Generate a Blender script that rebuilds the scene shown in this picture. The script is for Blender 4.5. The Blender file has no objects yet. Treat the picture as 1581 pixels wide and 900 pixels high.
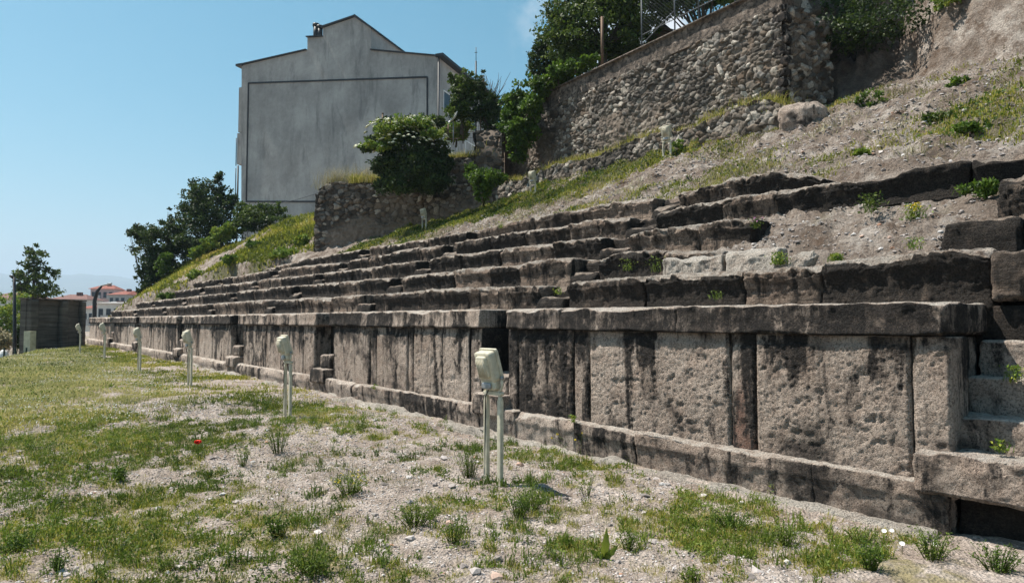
import bpy, math, random
import numpy as np
from mathutils import Vector, Matrix
random.seed(7)
RNG = np.random.default_rng(11)
scene = bpy.context.scene
COL = scene.collection
# ------------------------------------------------------------------ camera model (photo pixels 1581x900)
F_PX, CX, CY = 1050.0, 790.5, 450.0
TH = math.atan(880/1050.0)
PITCH = math.atan(47/1050.0)
EYE = np.array([0.0, 0.0, 1.6])
_R = np.array([math.cos(TH), -math.sin(TH), 0.0])
_H = np.array([math.sin(TH), math.cos(TH), 0.0])
_Z = np.array([0, 0, 1.0])
_F = _H*math.cos(PITCH) + _Z*math.sin(PITCH)
_U = -_H*math.sin(PITCH) + _Z*math.cos(PITCH)
def ray(px, py): return _F + _R*(px-CX)/F_PX - _U*(py-CY)/F_PX
def atX(px, py, X):
    d = ray(px, py); return EYE + d*(X/d[0])
def atZ(px, py, z):
    d = ray(px, py); return EYE + d*((z-1.6)/d[2])
def atD(px, py, D):
    d = ray(px, py); return EYE + d*(D/float(d@_H))
def YX(px, X): return atX(px, 480, X)[1]

cam_d = bpy.data.cameras.new('camera'); cam = bpy.data.objects.new('camera', cam_d); COL.objects.link(cam)
cam.location = EYE; cam.rotation_euler = (math.pi/2+PITCH, 0, -TH)
cam_d.sensor_width = 36; cam_d.lens = F_PX/1581*36; cam_d.clip_end = 30000; cam_d.clip_start = .05
scene.camera = cam

# ------------------------------------------------------------------ noise
def _h(i, j, k, s):
    n = (i.astype(np.int64)*374761393 + j.astype(np.int64)*668265263 + k.astype(np.int64)*2147483647 + s*974634777) & 0xffffffff
    n = ((n ^ (n >> 13))*1274126177) & 0xffffffff
    n = ((n ^ (n >> 16))*2246822519) & 0xffffffff
    n = n ^ (n >> 15)
    return (n & 0xffffff)/float(0xffffff)
def vn(P, seed=0):
    P = np.asarray(P, float); f = np.floor(P); t = P-f; f = f.astype(np.int64)
    u = t*t*t*(t*(t*6-15)+10)
    i, j, k = f[:, 0], f[:, 1], f[:, 2]
    r = 0
    for a in (0, 1):
        wa = u[:, 0] if a else 1-u[:, 0]
        for b in (0, 1):
            wb = u[:, 1] if b else 1-u[:, 1]
            for c in (0, 1):
                wc = u[:, 2] if c else 1-u[:, 2]
                r = r + wa*wb*wc*_h(i+a, j+b, k+c, seed)
    return r*2-1
def fbm(P, octv=4, seed=0, gain=.5, lac=2.07):
    P = np.asarray(P, float); a = 1.0; r = 0; tot = 0
    for o in range(octv):
        r = r + a*vn(P*(lac**o)+o*17.3, seed+o*31); tot += a; a *= gain
    return r/tot*1.6
def sstep(a, b, x):
    t = np.clip((x-a)/(b-a), 0, 1); return t*t*(3-2*t)
def P2(X, Y, z=0.0):
    X = np.asarray(X, float); return np.stack([X, np.asarray(Y, float)+0*X, np.zeros_like(X)+z], -1)

# ------------------------------------------------------------------ mesh building
class MB:
    def __init__(s): s.V = []; s.Fs = []; s.A = {}; s.n = 0
    def add(s, V, Fs, **attrs):
        V = np.asarray(V, float)
        if not isinstance(Fs, list): Fs = [Fs]
        for f in Fs:
            f = np.asarray(f, np.int64)
            if len(f): s.Fs.append(f+s.n)
        s.V.append(V)
        for k in set(s.A) | set(attrs):
            s.A.setdefault(k, [np.zeros(s.n)] if s.n else [])
            v = attrs.get(k, 0.0)
            s.A[k].append(np.zeros(len(V))+v)
        s.n += len(V); return s
    def build(s, name, mat, parent=None, smooth=True):
        V = np.concatenate(s.V)
        if parent is not None:
            V = V - np.array(s_loc(parent))
        me = bpy.data.meshes.new(name)
        me.vertices.add(len(V)); me.vertices.foreach_set('co', V.astype(np.float32).ravel())
        li = np.concatenate([f.ravel() for f in s.Fs]); tot = np.concatenate([np.full(len(f), f.shape[1]) for f in s.Fs])
        me.loops.add(len(li)); me.loops.foreach_set('vertex_index', li.astype(np.int32))
        me.polygons.add(len(tot)); st = np.concatenate([[0], np.cumsum(tot)[:-1]])
        me.polygons.foreach_set('loop_start', st.astype(np.int32))
        me.polygons.foreach_set('loop_total', tot.astype(np.int32))
        me.polygons.foreach_set('use_smooth', np.full(len(tot), smooth))
        me.update(calc_edges=True)
        for k, a in s.A.items():
            at = me.attributes.new(k, 'FLOAT', 'POINT'); at.data.foreach_set('value', np.concatenate(a).astype(np.float32))
        o = bpy.data.objects.new(name, me); COL.objects.link(o)
        if mat: me.materials.append(mat)
        if parent is not None: o.parent = parent
        return o
def s_loc(p):
    l = np.array(p.location)
    while p.parent is not None:
        p = p.parent; l = l+np.array(p.location)
    return l
def tag(o, label, cat, group=None, kind=None):
    if label: o['label'] = label
    if cat: o['category'] = cat
    if group: o['group'] = group
    if kind: o['kind'] = kind
    return o
def empty(name, loc, label, cat, group=None):
    o = bpy.data.objects.new(name, None); COL.objects.link(o); o.location = [float(v) for v in loc]; o.empty_display_size = .2
    return tag(o, label, cat, group)
def struct(o, label=None):
    o['kind'] = 'structure'
    if label: o['label'] = label
    return o

def lattice(nx, ny, nz):
    """surface of a box lattice: integer coordinates and quads, merged"""
    quads = []
    def face(ax, val, flip):
        dims = [nx, ny, nz]; o = [a for a in range(3) if a != ax]
        a, b = np.meshgrid(np.arange(dims[o[0]]+1), np.arange(dims[o[1]]+1), indexing='ij')
        I = np.zeros(a.shape+(3,), np.int64); I[..., ax] = val; I[..., o[0]] = a; I[..., o[1]] = b
        key = (I[..., 0]*(ny+1)+I[..., 1])*(nz+1)+I[..., 2]
        q = np.stack([key[:-1, :-1], key[1:, :-1], key[1:, 1:], key[:-1, 1:]], -1).reshape(-1, 4)
        if flip: q = q[:, ::-1]
        quads.append(q)
    face(0, 0, True); face(0, nx, False); face(1, 0, False); face(1, ny, True); face(2, 0, True); face(2, nz, False)
    Q = np.concatenate(quads); u, inv = np.unique(Q.ravel(), return_inverse=True)
    I = np.stack([u//((ny+1)*(nz+1)), (u//(nz+1)) % (ny+1), u % (nz+1)], -1)
    return I, inv.reshape(-1, 4)
def block(mb, lo, hi, res, r=.02, amp=.008, freq=7, seed=0, top=None, chip=0., stain=.5, topstain=None, prof=None, off=(0, 0, 0), bend=0., rough=None, post=None, rawamp=0., end_dark=None, streaky=False, crumb=0., rust=0.):
    lo = np.array(lo, float); hi = np.array(hi, float); size = hi-lo
    n = np.maximum(2, np.ceil(size/res).astype(int)); n = np.minimum(n, 900)
    I, Q = lattice(*n)
    P = lo+size*I/n
    rr = np.minimum(r, size*.45)
    q = np.clip(P, lo+rr, hi-rr); d = P-q; L = np.linalg.norm(d, axis=1, keepdims=True); L[L == 0] = 1
    N = d/L
    edge = (np.abs(d) > 1e-9).sum(1)
    P = q+N*np.minimum(rr.min(), L) if rr.min() > 0 else P
    P = q + N*rr.min()
    S = P+np.array(off)+seed*3.7
    disp = amp*fbm(S*freq, 4, seed % 97)
    if rawamp: disp = disp+rawamp*(.5-np.abs(fbm(S*19, 3, 5)))
    ch = chip*np.maximum(0, fbm(S*np.array([2.2, 2.2, 2.2]), 3, 55+seed % 13)-.15)*(edge >= 2)
    P = P+N*(disp-ch)[:, None]
    # wear spreads a little past the edges
    if chip > 0:
        tz = (hi[2]-P[:, 2])/.10; w = np.clip(1-tz, 0, 1)*np.clip(1-(P[:, 0]-lo[0])/.14, 0, 1)
        P[:, 2] -= w*chip*1.6*np.maximum(0, fbm(S*np.array([1.3, 2.6, .1]), 3, 77)+.1)
        P[:, 0] += w*chip*1.2*np.maximum(0, fbm(S*np.array([.1, 3.1, .1]), 3, 78)+.2)
    if crumb:
        we = np.clip(1-(hi[2]-P[:, 2])/.13, 0, 1)*np.clip(1-(P[:, 0]-lo[0])/.13, 0, 1)*(N[:, 2] > -.3)
        bt = np.maximum(0, np.abs(fbm(S*np.array([4.5, 4.5, 4.5]), 4, 61))-.22)+.6*np.maximum(0, fbm(S*13, 3, 62)-.1)
        P[:, 2] -= we*crumb*2.2*bt; P[:, 0] += we*crumb*2.2*bt
        ends = np.clip(1-np.minimum(P[:, 1]-lo[1], hi[1]-P[:, 1])/.10, 0, 1); P[:, 2] -= ends*we*crumb*1.1*max(0, math.sin(seed*12.9))
    zr = (P[:, 2]-lo[2])/size[2]
    if prof is not None:
        fw = np.clip(1-(P[:, 0]-lo[0])/(size[0]*.7), 0, 1)
        P[:, 0] += fw*prof(zr)
    if rough is not None: P = rough(P, N)
    if top is not None:
        P[:, 2] = P[:, 2]+np.clip(zr, 0, 1.2)*(top(P[:, 1])-hi[2])
    if post is not None: P = post(P)
    ts = topstain if topstain is not None else stain
    st = stain+(ts-stain)*sstep(.35, .85, N[:, 2]+.35*fbm(S*9, 2, 3))
    if streaky: st = st+.20*sstep(.5, 1., zr)*(1-sstep(.35, .85, N[:, 2]))*(.6+.9*fbm(S*np.array([1, 6, .3]), 3, 66))
    if end_dark is not None: st = st+(end_dark-st)*sstep(.4, .8, -N[:, 1])  # end faces on the low Y side get darker
    mb.add(P, Q, stain=st, zrel=zr, rust=rust*sstep(.75, .45, zr)*np.clip(.35+1.9*fbm(S*np.array([3, 9, 1.5]), 3, 88), 0, 1) if rust else 0.)
    return mb
def grid(mb, xs, ys, zf, **kw):
    X, Y = np.meshgrid(xs, ys, indexing='ij'); Z = zf(X.ravel(), Y.ravel())
    V = np.stack([X.ravel(), Y.ravel(), Z], -1)
    k = np.arange(X.size).reshape(X.shape)
    q = np.stack([k[:-1, :-1], k[1:, :-1], k[1:, 1:], k[:-1, 1:]], -1).reshape(-1, 4)
    at = {a: (f(V) if callable(f) else f) for a, f in kw.items()}
    mb.add(V, q, **at); return mb
BOXF = np.array([[0, 3, 2, 1], [4, 5, 6, 7], [0, 1, 5, 4], [1, 2, 6, 5], [2, 3, 7, 6], [3, 0, 4, 7]])
def obox(mb, c, ax, ay, az, **kw):
    """oriented box: centre and three half vectors"""
    c = np.array(c, float); ax, ay, az = [np.array(v, float) for v in (ax, ay, az)]
    V = [c-ax-ay-az, c+ax-ay-az, c+ax+ay-az, c-ax+ay-az, c-ax-ay+az, c+ax-ay+az, c+ax+ay+az, c-ax+ay+az]
    mb.add(np.array(V), BOXF, **kw); return mb
def box(mb, lo, hi, **kw):
    lo = np.array(lo, float); hi = np.array(hi, float); h = (hi-lo)/2
    return obox(mb, (lo+hi)/2, (h[0], 0, 0), (0, h[1], 0), (0, 0, h[2]), **kw)
def tube(mb, pts, rad, sides=6, **kw):
    pts = np.array(pts, float); m = len(pts); rad = np.zeros(m)+rad
    T = np.gradient(pts, axis=0); T /= np.linalg.norm(T, axis=1, keepdims=True)+1e-9
    up = np.array([0, 0, 1.0]) if abs(T[0, 2]) < .9 else np.array([1.0, 0, 0])
    V = []
    for i in range(m):
        a = np.cross(T[i], up); a /= np.linalg.norm(a)+1e-9; b = np.cross(T[i], a)
        for s in range(sides):
            an = 2*math.pi*s/sides; V.append(pts[i]+rad[i]*(math.cos(an)*a+math.sin(an)*b))
    q = [[i*sides+s, i*sides+(s+1) % sides, (i+1)*sides+(s+1) % sides, (i+1)*sides+s] for i in range(m-1) for s in range(sides)]
    Fs = [np.array(q)]
    V = np.array(V)
    V = np.concatenate([V, pts[:1], pts[-1:]]); c0 = m*sides; c1 = c0+1
    t = [[c0, (s+1) % sides, s] for s in range(sides)]+[[c1, (m-1)*sides+s, (m-1)*sides+(s+1) % sides] for s in range(sides)]
    Fs.append(np.array(t)); mb.add(V, Fs, **kw); return mb
def unit(n, rng=RNG):
    v = rng.normal(size=(n, 3)); return v/np.linalg.norm(v, axis=1, keepdims=True)
def leaves(mb, C, size, aspect=.55, up=.25, rng=RNG, rnd=None, tint=0.):
    n = len(C); d = unit(n, rng); d[:, 2] = d[:, 2]+up; d /= np.linalg.norm(d, axis=1, keepdims=True)
    s = np.cross(d, unit(n, rng)); s /= np.linalg.norm(s, axis=1, keepdims=True)+1e-9
    size = (np.zeros(n)+size)[:, None]
    nn = np.cross(d, s)
    V = np.stack([C, C+d*size*.45+s*size*aspect*.5, C+d*size-nn*size*.15, C+d*size*.45-s*size*aspect*.5], 1).reshape(-1, 3)
    q = np.arange(4*n).reshape(n, 4)
    r = rng.random(n) if rnd is None else rnd
    mb.add(V, q, rnd=np.repeat(r, 4), tint=tint); return mb
def blades(mb, B, hgt, wid, lean=.5, rng=RNG, rnd=None, tint=0.):
    n = len(B); an = rng.random(n)*2*math.pi
    dirv = np.stack([np.cos(an), np.sin(an), np.zeros(n)], -1)
    an2 = rng.random(n)*math.pi; sv = np.stack([np.cos(an2), np.sin(an2), np.zeros(n)], -1)
    hgt = (np.zeros(n)+hgt)[:, None]; wid = (np.zeros(n)+wid)[:, None]
    le = (rng.random(n)*lean)[:, None]
    mid = B+_Z*hgt*.55+dirv*hgt*le*.35; tip = B+_Z*hgt*(1-.3*le)+dirv*hgt*le*1.1
    V = np.stack([B-sv*wid/2, B+sv*wid/2, mid+sv*wid*.4, mid-sv*wid*.4, tip], 1).reshape(-1, 3)
    k = np.arange(n)[:, None]*5
    Fs = [k+np.array([[0, 1, 2, 3]]), k+np.array([[3, 2, 4]])]
    r = rng.random(n) if rnd is None else rnd
    mb.add(V, Fs, rnd=np.repeat(r, 5), tint=np.repeat(np.zeros(n)+tint, 5)); return mb

# ------------------------------------------------------------------ materials
class NT:
    def __init__(s, name):
        s.m = bpy.data.materials.new(name); s.m.use_nodes = True; s.t = s.m.node_tree
        s.b = s.t.nodes['Principled BSDF']; s.out = s.t.nodes['Material Output']
        s.b.inputs['Roughness'].default_value = .9; s.b.inputs['Specular IOR Level'].default_value = .25
    def new(s, typ, **kw):
        n = s.t.nodes.new(typ)
        for k, v in kw.items(): setattr(n, k, v)
        return n
    def link(s, a, b): s.t.links.new(a, b)
    def pos(s, scale=(1, 1, 1), rot=(0, 0, 0)):
        g = s.new('ShaderNodeNewGeometry'); m = s.new('ShaderNodeMapping'); m.inputs['Scale'].default_value = scale; m.inputs['Rotation'].default_value = rot
        s.link(g.outputs['Position'], m.inputs['Vector']); return m.outputs[0]
    def noise(s, scale=5, detail=5, rough=.55, vec=None, dist=0.):
        n = s.new('ShaderNodeTexNoise'); n.inputs['Scale'].default_value = scale; n.inputs['Detail'].default_value = detail
        n.inputs['Roughness'].default_value = rough; n.inputs['Distortion'].default_value = dist
        s.link(vec if vec is not None else s.pos(), n.inputs['Vector']); return n.outputs['Fac']
    def voro(s, scale=5, feature='F1', vec=None, out='Distance'):
        n = s.new('ShaderNodeTexVoronoi'); n.feature = feature; n.inputs['Scale'].default_value = scale
        s.link(vec if vec is not None else s.pos(), n.inputs['Vector']); return n.outputs[out]
    def ramp(s, fac, stops, interp='LINEAR'):
        r = s.new('ShaderNodeValToRGB'); cr = r.color_ramp; cr.interpolation = interp
        while len(cr.elements) < len(stops): cr.elements.new(.5)
        for e, (p, c) in zip(cr.elements, stops):
            e.position = p; e.color = (c if isinstance(c, tuple) else (c, c, c))+(1,)
        s.link(fac, r.inputs[0]); return r.outputs[0]
    def mix(s, fac, a, b, mode='MIX'):
        m = s.new('ShaderNodeMix'); m.data_type = 'RGBA'; m.blend_type = mode
        for sock, v in ((m.inputs[0], fac), (m.inputs[6], a), (m.inputs[7], b)):
            if hasattr(v, 'links') or hasattr(v, 'is_linked'): s.link(v, sock)
            else: sock.default_value = v if not isinstance(v, tuple) else v+(1,)
        return m.outputs[2]
    def math(s, op, a, b=0., clamp=False):
        m = s.new('ShaderNodeMath'); m.operation = op; m.use_clamp = clamp
        for sock, v in ((m.inputs[0], a), (m.inputs[1], b)):
            if hasattr(v, 'is_linked'): s.link(v, sock)
            else: sock.default_value = v
        return m.outputs[0]
    def attr(s, name):
        a = s.new('ShaderNodeAttribute'); a.attribute_name = name; return a.outputs['Fac']
    def bump(s, h, strength=.5, dist=.01, normal=None):
        b = s.new('ShaderNodeBump'); b.inputs['Strength'].default_value = strength; b.inputs['Distance'].default_value = dist
        s.link(h, b.inputs['Height'])
        if normal is not None: s.link(normal, b.inputs['Normal'])
        s.link(b.outputs[0], s.b.inputs['Normal']); return b.outputs[0]
    def base(s, c):
        if hasattr(c, 'is_linked'): s.link(c, s.b.inputs['Base Color'])
        else: s.b.inputs['Base Color'].default_value = c+(1,)
        return s

def mat_stone(name, light=(.76, .63, .53), mid=(.45, .35, .285), dark=(.016, .014, .013), pit=1., sh=0., layered=False):
    n = NT(name)
    big = n.noise(.9, 4, .6)
    streak = n.noise(1, 6, .62, n.pos((5.2, 5.2, .6)), .5)
    thin = n.noise(1, 4, .6, n.pos((24, 24, 1.6)))
    blot = n.noise(2.6, 7, .72, n.pos((1, 1, .75)), .5)
    fine = n.noise(52, 5, .75)
    med = n.noise(12, 6, .7)
    colr = n.ramp(n.math('ADD', n.math('MULTIPLY', med, .55), n.math('MULTIPLY', big, .45)), [(.38, mid), (.60, light)])
    colr = n.mix(n.math('MULTIPLY', n.ramp(n.noise(2.3, 4, .6), [(.50, 0.), (.66, 1.)]), .4), colr, (.40, .27, .20))
    colr = n.mix(.9, colr, n.ramp(fine, [(.40, .24), (.53, 1.0)]), 'MULTIPLY')
    worn = n.math('MULTIPLY', n.math('MULTIPLY', n.math('SUBTRACT', .42, n.attr('stain')), 2.2, True), n.ramp(n.noise(7, 6, .75), [(.38, .12), (.58, 1.)]))  # pale tops: wear plus the bright sunlit edge, put into the colour
    colr = n.mix(worn, colr, n.mix(.6, (.78, .72, .64), n.ramp(fine, [(.36, .45), (.52, 1.0)]), 'MULTIPLY'))
    colr = n.mix(n.attr('rust'), colr, (.24, .10, .065))
    sh_ = n.math('MULTIPLY', n.math('SUBTRACT', n.attr('stain'), .5), .34)
    def msk(f, lo, hi): return n.ramp(n.math('ADD', f, sh_), [(lo-sh, 0.), (hi-sh, 1.)])
    m1 = n.math('ADD', n.math('ADD', n.math('MULTIPLY', streak, .6), n.math('MULTIPLY', med, .2)), n.math('MULTIPLY', fine, .2))
    m2 = n.math('ADD', n.math('MULTIPLY', blot, .72), n.math('MULTIPLY', fine, .28))
    m3 = n.math('ADD', n.math('MULTIPLY', thin, .6), n.math('MULTIPLY', big, .4))
    a = msk(m1, .505, .555); b = msk(m2, .505, .575); c = n.math('MULTIPLY', msk(m3, .555, .61), .55)
    def inv(x): return n.math('SUBTRACT', 1., x)
    mask = inv(n.math('MULTIPLY', n.math('MULTIPLY', inv(a), inv(b)), inv(c)))
    if layered:
        lay = n.noise(1, 6, .7, n.pos((2.5, 2.5, 30))); colr = n.mix(.65, colr, n.ramp(lay, [(.36, .4), (.58, 1.05)]), 'MULTIPLY')
    patch = n.noise(1.05, 5, .62, n.pos((1, 1, 1.15)), .4); d_ = msk(n.math('ADD', n.math('MULTIPLY', patch, .8), n.math('MULTIPLY', fine, .2)), .535, .60)
    mask = inv(n.math('MULTIPLY', inv(mask), inv(n.math('MULTIPLY', d_, .9))))
    mask = n.math('MULTIPLY', mask, n.ramp(med, [(.30, .80), (.5, 1.)]))
    dk = n.mix(n.ramp(fine, [(.42, 0.), (.68, 1.)]), dark, tuple(min(1, c*3.4) for c in dark))
    n.base(n.mix(mask, colr, dk))
    h = n.math('ADD', n.math('MULTIPLY', med, .6), n.math('MULTIPLY', fine, .75*pit))
    v = n.ramp(n.voro(30), [(0., 0.), (.3, 1.)])
    h = n.math('ADD', h, n.math('MULTIPLY', v, .3*pit))
    h = n.math('ADD', h, n.math('MULTIPLY', n.noise(120, 3, .7), .35))
    if layered: h = n.math('ADD', h, n.math('MULTIPLY', lay, 1.1))
    n.bump(h, 1., .085)
    n.b.inputs['Roughness'].default_value = .95
    return n.m
M = {}
M['stone'] = mat_stone('weathered_stone')
M['seat'] = mat_stone('crusted_stone', light=(.50, .395, .315), mid=(.24, .18, .14), dark=(.018, .0155, .0135), layered=True)
M['pale'] = mat_stone('pale_stone', light=(.74, .68, .60), mid=(.45, .40, .345), sh=-.03)

def mat_rubble():
    n = NT('rubble_masonry')
    r = n.attr('rnd'); e = n.attr('edge')
    c = n.ramp(r, [(0., (.05, .047, .043)), (.2, (.15, .135, .12)), (.4, (.30, .27, .24)), (.55, (.20, .155, .12)), (.7, (.27, .27, .27)), (.85, (.48, .45, .41)), (1., (.70, .68, .64))])
    sp = n.ramp(n.noise(22, 5, .7), [(.33, .4), (.62, 1.1)])
    c = n.mix(.9, c, sp, 'MULTIPLY'); c = n.mix(1., c, (.80, .745, .68), 'MULTIPLY')
    mort_shade = n.ramp(n.noise(9, 5, .7), [(.35, (.03, .026, .022)), (.65, (.13, .105, .085))])  # mortar, darkened so its colour carries the shadow between stones
    c = n.mix(n.ramp(n.math('ADD', e, n.math('MULTIPLY', n.math('SUBTRACT', n.noise(16, 4, .7), .5), .35)), [(.05, 0.), (.17, 1.)]), mort_shade, c)
    st = n.ramp(n.noise(.55, 5, .6), [(.47, 0.), (.62, 1.)])
    c = n.mix(n.math('MULTIPLY', st, .6), c, (.05, .045, .04))
    c = n.mix(n.attr('plaster'), c, n.ramp(n.noise(6, 6, .7), [(.3, (.085, .065, .05)), (.7, (.24, .19, .15))]))
    n.base(c); n.bump(n.noise(30, 5, .7), .7, .02); return n.m
M['rubble'] = mat_rubble()

def mat_ground():
    n = NT('gravel_ground')
    g = n.attr('green')
    v = n.voro(55, out='Color'); sepr = n.ramp(v, [(.0, .45), (.5, .8), (1., 1.25)])
    c = n.ramp(n.noise(3, 6, .65), [(.35, (.27, .215, .175)), (.65, (.52, .45, .40))])
    c = n.mix(.85, c, sepr, 'MULTIPLY')
    f = n.ramp(n.noise(90, 4, .7), [(.35, .5), (.6, 1.1)])
    c = n.mix(.7, c, f, 'MULTIPLY')
    c = n.mix(n.ramp(n.noise(2.2, 7, .72), [(.50, 0.), (.64, .55)]), c, n.mix(.8, (.27, .205, .165), f, 'MULTIPLY'))
    soil = n.ramp(n.noise(14, 6, .7), [(.35, (.10, .09, .035)), (.6, (.24, .205, .09))])
    c = n.mix(n.ramp(g, [(.45, 0.), (.85, .72)]), c, soil)
    n.base(c)
    h = n.math('ADD', n.voro(45), n.math('MULTIPLY', n.noise(60, 5, .7), .9))
    n.bump(h, .9, .022); return n.m
M['ground'] = mat_ground()
def mat_soil():
    n = NT('dry_soil')
    c = n.ramp(n.noise(1.6, 8, .7), [(.36, (.20, .15, .115)), (.5, (.36, .295, .245)), (.61, (.56, .495, .435))])
    f = n.ramp(n.noise(26, 6, .75), [(.34, .42), (.60, 1.12)]); c = n.mix(.95, c, f, 'MULTIPLY')
    c = n.mix(n.ramp(n.noise(4, 6, .75), [(.52, 0.), (.64, .8)]), c, (.12, .075, .048))
    c = n.mix(n.ramp(n.attr('green'), [(.35, 0.), (.8, .85)]), c, n.ramp(n.noise(10, 6, .7), [(.35, (.05, .055, .018)), (.65, (.15, .15, .055))]))
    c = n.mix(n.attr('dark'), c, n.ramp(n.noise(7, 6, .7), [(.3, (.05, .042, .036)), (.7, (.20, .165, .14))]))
    n.base(c)
    h = n.math('ADD', n.noise(9, 8, .75), n.math('MULTIPLY', n.noise(48, 5, .7), .35)); n.bump(h, 1., .16); return n.m
M['soil'] = mat_soil()
def mat_leaf(name, cols, trans=.3, tintc=None):
    n = NT(name); r = n.attr('rnd')
    k = len(cols); c = n.ramp(r, [(i/(k-1), cc) for i, cc in enumerate(cols)])
    if tintc is not None: c = n.mix(n.attr('tint'), c, tintc)
    n.base(c); n.b.inputs['Roughness'].default_value = .55; n.b.inputs['Specular IOR Level'].default_value = .3
    t = n.new('ShaderNodeBsdfTranslucent'); mx = n.new('ShaderNodeMixShader'); mx.inputs[0].default_value = trans
    n.link(c, t.inputs[0]); n.link(n.b.outputs[0], mx.inputs[1]); n.link(t.outputs[0], mx.inputs[2]); n.link(mx.outputs[0], n.out.inputs[0]); return n.m
M['grass'] = mat_leaf('grass_blades', [(.09, .115, .016), (.20, .225, .026), (.32, .31, .045), (.44, .37, .10), (.52, .42, .22)], .42, (.46, .43, .22))
M['weed'] = mat_leaf('weed_leaves', [(.05, .085, .014), (.12, .18, .024), (.21, .26, .04)], .4, (.20, .16, .09))
M['dkleaf'] = mat_leaf('dark_leaves', [(.012, .024, .007), (.032, .058, .012), (.085, .125, .024)], .28, (.10, .14, .03))
M['midleaf'] = mat_leaf('tree_leaves', [(.018, .036, .008), (.05, .085, .014), (.13, .175, .028)], .35, (.20, .22, .05))
M['ivy'] = mat_leaf('ivy_leaves', [(.018, .042, .007), (.06, .115, .014), (.15, .23, .025)], .38)
M['yelleaf'] = mat_leaf('yellow_green_leaves', [(.06, .12, .02), (.14, .22, .03), (.30, .32, .04)], .35)
M['drygrass'] = mat_leaf('dry_stalks', [(.16, .14, .07), (.34, .30, .18), (.5, .47, .34)], .3)
def plain(name, c, rough=.6, metal=0., noise=.25, scale=8, bump=0.):
    n = NT(name); n.b.inputs['Roughness'].default_value = rough; n.b.inputs['Metallic'].default_value = metal
    f = n.ramp(n.noise(scale, 5, .65), [(.3, 1-noise), (.7, 1+noise*.4)])
    n.base(n.mix(1., c, f, 'MULTIPLY'))
    if bump: n.bump(n.noise(scale*3, 5, .6), bump, .01)
    return n.m
M['bark'] = plain('bark', (.09, .075, .06), .9, 0, .5, 12, .6)
M['cream'] = plain('cream_paint', (.55, .51, .395), .45, 0, .3, 14)
M['lampglass'] = plain('lamp_glass', (.25, .27, .28), .15)
M['darkmetal'] = plain('dark_metal', (.03, .032, .035), .5, .3)
M['greymetal'] = plain('grey_metal', (.30, .31, .32), .5, .6)
M['fencemetal'] = plain('dull_galvanised_metal', (.11, .12, .13), .7, .2)
M['rust'] = plain('rusty_metal', (.14, .09, .06), .7, .3)
M['white'] = plain('white_paint', (.75, .75, .73), .5, 0, .12)
M['petalw'] = plain('white_petals', (.8, .8, .74), .6, 0, .05)
M['umbel'] = plain('cream_flower_heads', (.66, .66, .46), .8, 0, .3, 30)
M['petaly'] = plain('yellow_petals', (.75, .58, .03), .6, 0, .1)
M['petalr'] = plain('red_petals', (.75, .03, .012), .5, 0, .1)
M['petalp'] = plain('pink_petals', (.6, .25, .5), .6, 0, .1)
M['redroof'] = plain('red_roof_tiles', (.24, .075, .05), .8, 0, .35, 3)
M['brownroof'] = plain('brown_roof_tiles', (.17, .085, .07), .8, 0, .35, 3)
M['pink'] = plain('pink_render', (.50, .36, .35), .85, 0, .15, 1)
M['greyrender'] = plain('pale_grey_render', (.38, .37, .36), .85, 0, .15, 1)
M['window'] = plain('window_glass', (.03, .04, .05), .1)
M['wallwhite'] = plain('white_render', (.62, .61, .58), .8, 0, .15, 2)
M['greenfence'] = plain('green_fence_paint', (.01, .035, .03), .5)
def mat_gable():
    n = NT('grey_render')
    a = n.noise(.35, 6, .6); s = n.noise(1, 5, .6, n.pos((1.6, 1.6, .12)))
    c = n.ramp(n.math('ADD', n.math('MULTIPLY', a, .78), n.math('MULTIPLY', s, .22)), [(.38, (.27, .262, .25)), (.52, (.35, .34, .325)), (.64, (.42, .41, .39))])
    c = n.mix(.5, c, n.ramp(n.noise(3, 8, .7), [(.3, .7), (.65, 1.05)]), 'MULTIPLY')
    st = n.ramp(n.noise(1, 6, .7, n.pos((.9, .9, .22)), .5), [(.53, 0.), (.68, .6)])
    c = n.mix(st, c, (.13, .13, .13))
    n.base(c); n.bump(n.noise(12, 4, .6), .4, .02); return n.m
M['gable'] = mat_gable()
def mat_concrete():
    n = NT('board_marked_concrete')
    s = n.noise(1, 4, .6, n.pos((.6, .6, 9))); c = n.ramp(s, [(.36, (.075, .068, .058)), (.64, (.15, .137, .118))])
    c = n.mix(.6, c, n.ramp(n.noise(2, 6, .7), [(.3, .5), (.7, 1.3)]), 'MULTIPLY')
    n.base(c); n.bump(n.noise(1, 3, .6, n.pos((.5, .5, 8))), .35, .02); return n.m
M['concrete'] = mat_concrete()
def mat_capping():
    n = NT('concrete_capping')
    c = n.ramp(n.noise(3, 7, .7), [(.32, (.06, .05, .042)), (.55, (.17, .135, .11)), (.7, (.30, .25, .205))])
    c = n.mix(n.ramp(n.noise(8, 5, .7), [(.48, 0.), (.58, .9)]), c, (.035, .03, .026))
    n.base(c); n.bump(n.noise(14, 6, .7), .9, .05); return n.m
M['capping'] = mat_capping()
n = NT('hill_forest'); n.base(n.ramp(n.noise(.002, 6, .6), [(.3, (.05, .07, .04)), (.7, (.12, .13, .08))])); M['hill'] = n.m
n = NT('town_ground'); n.base(n.ramp(n.noise(.05, 6, .6), [(.3, (.06, .08, .03)), (.7, (.20, .18, .13))])); M['town'] = n.m

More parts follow.
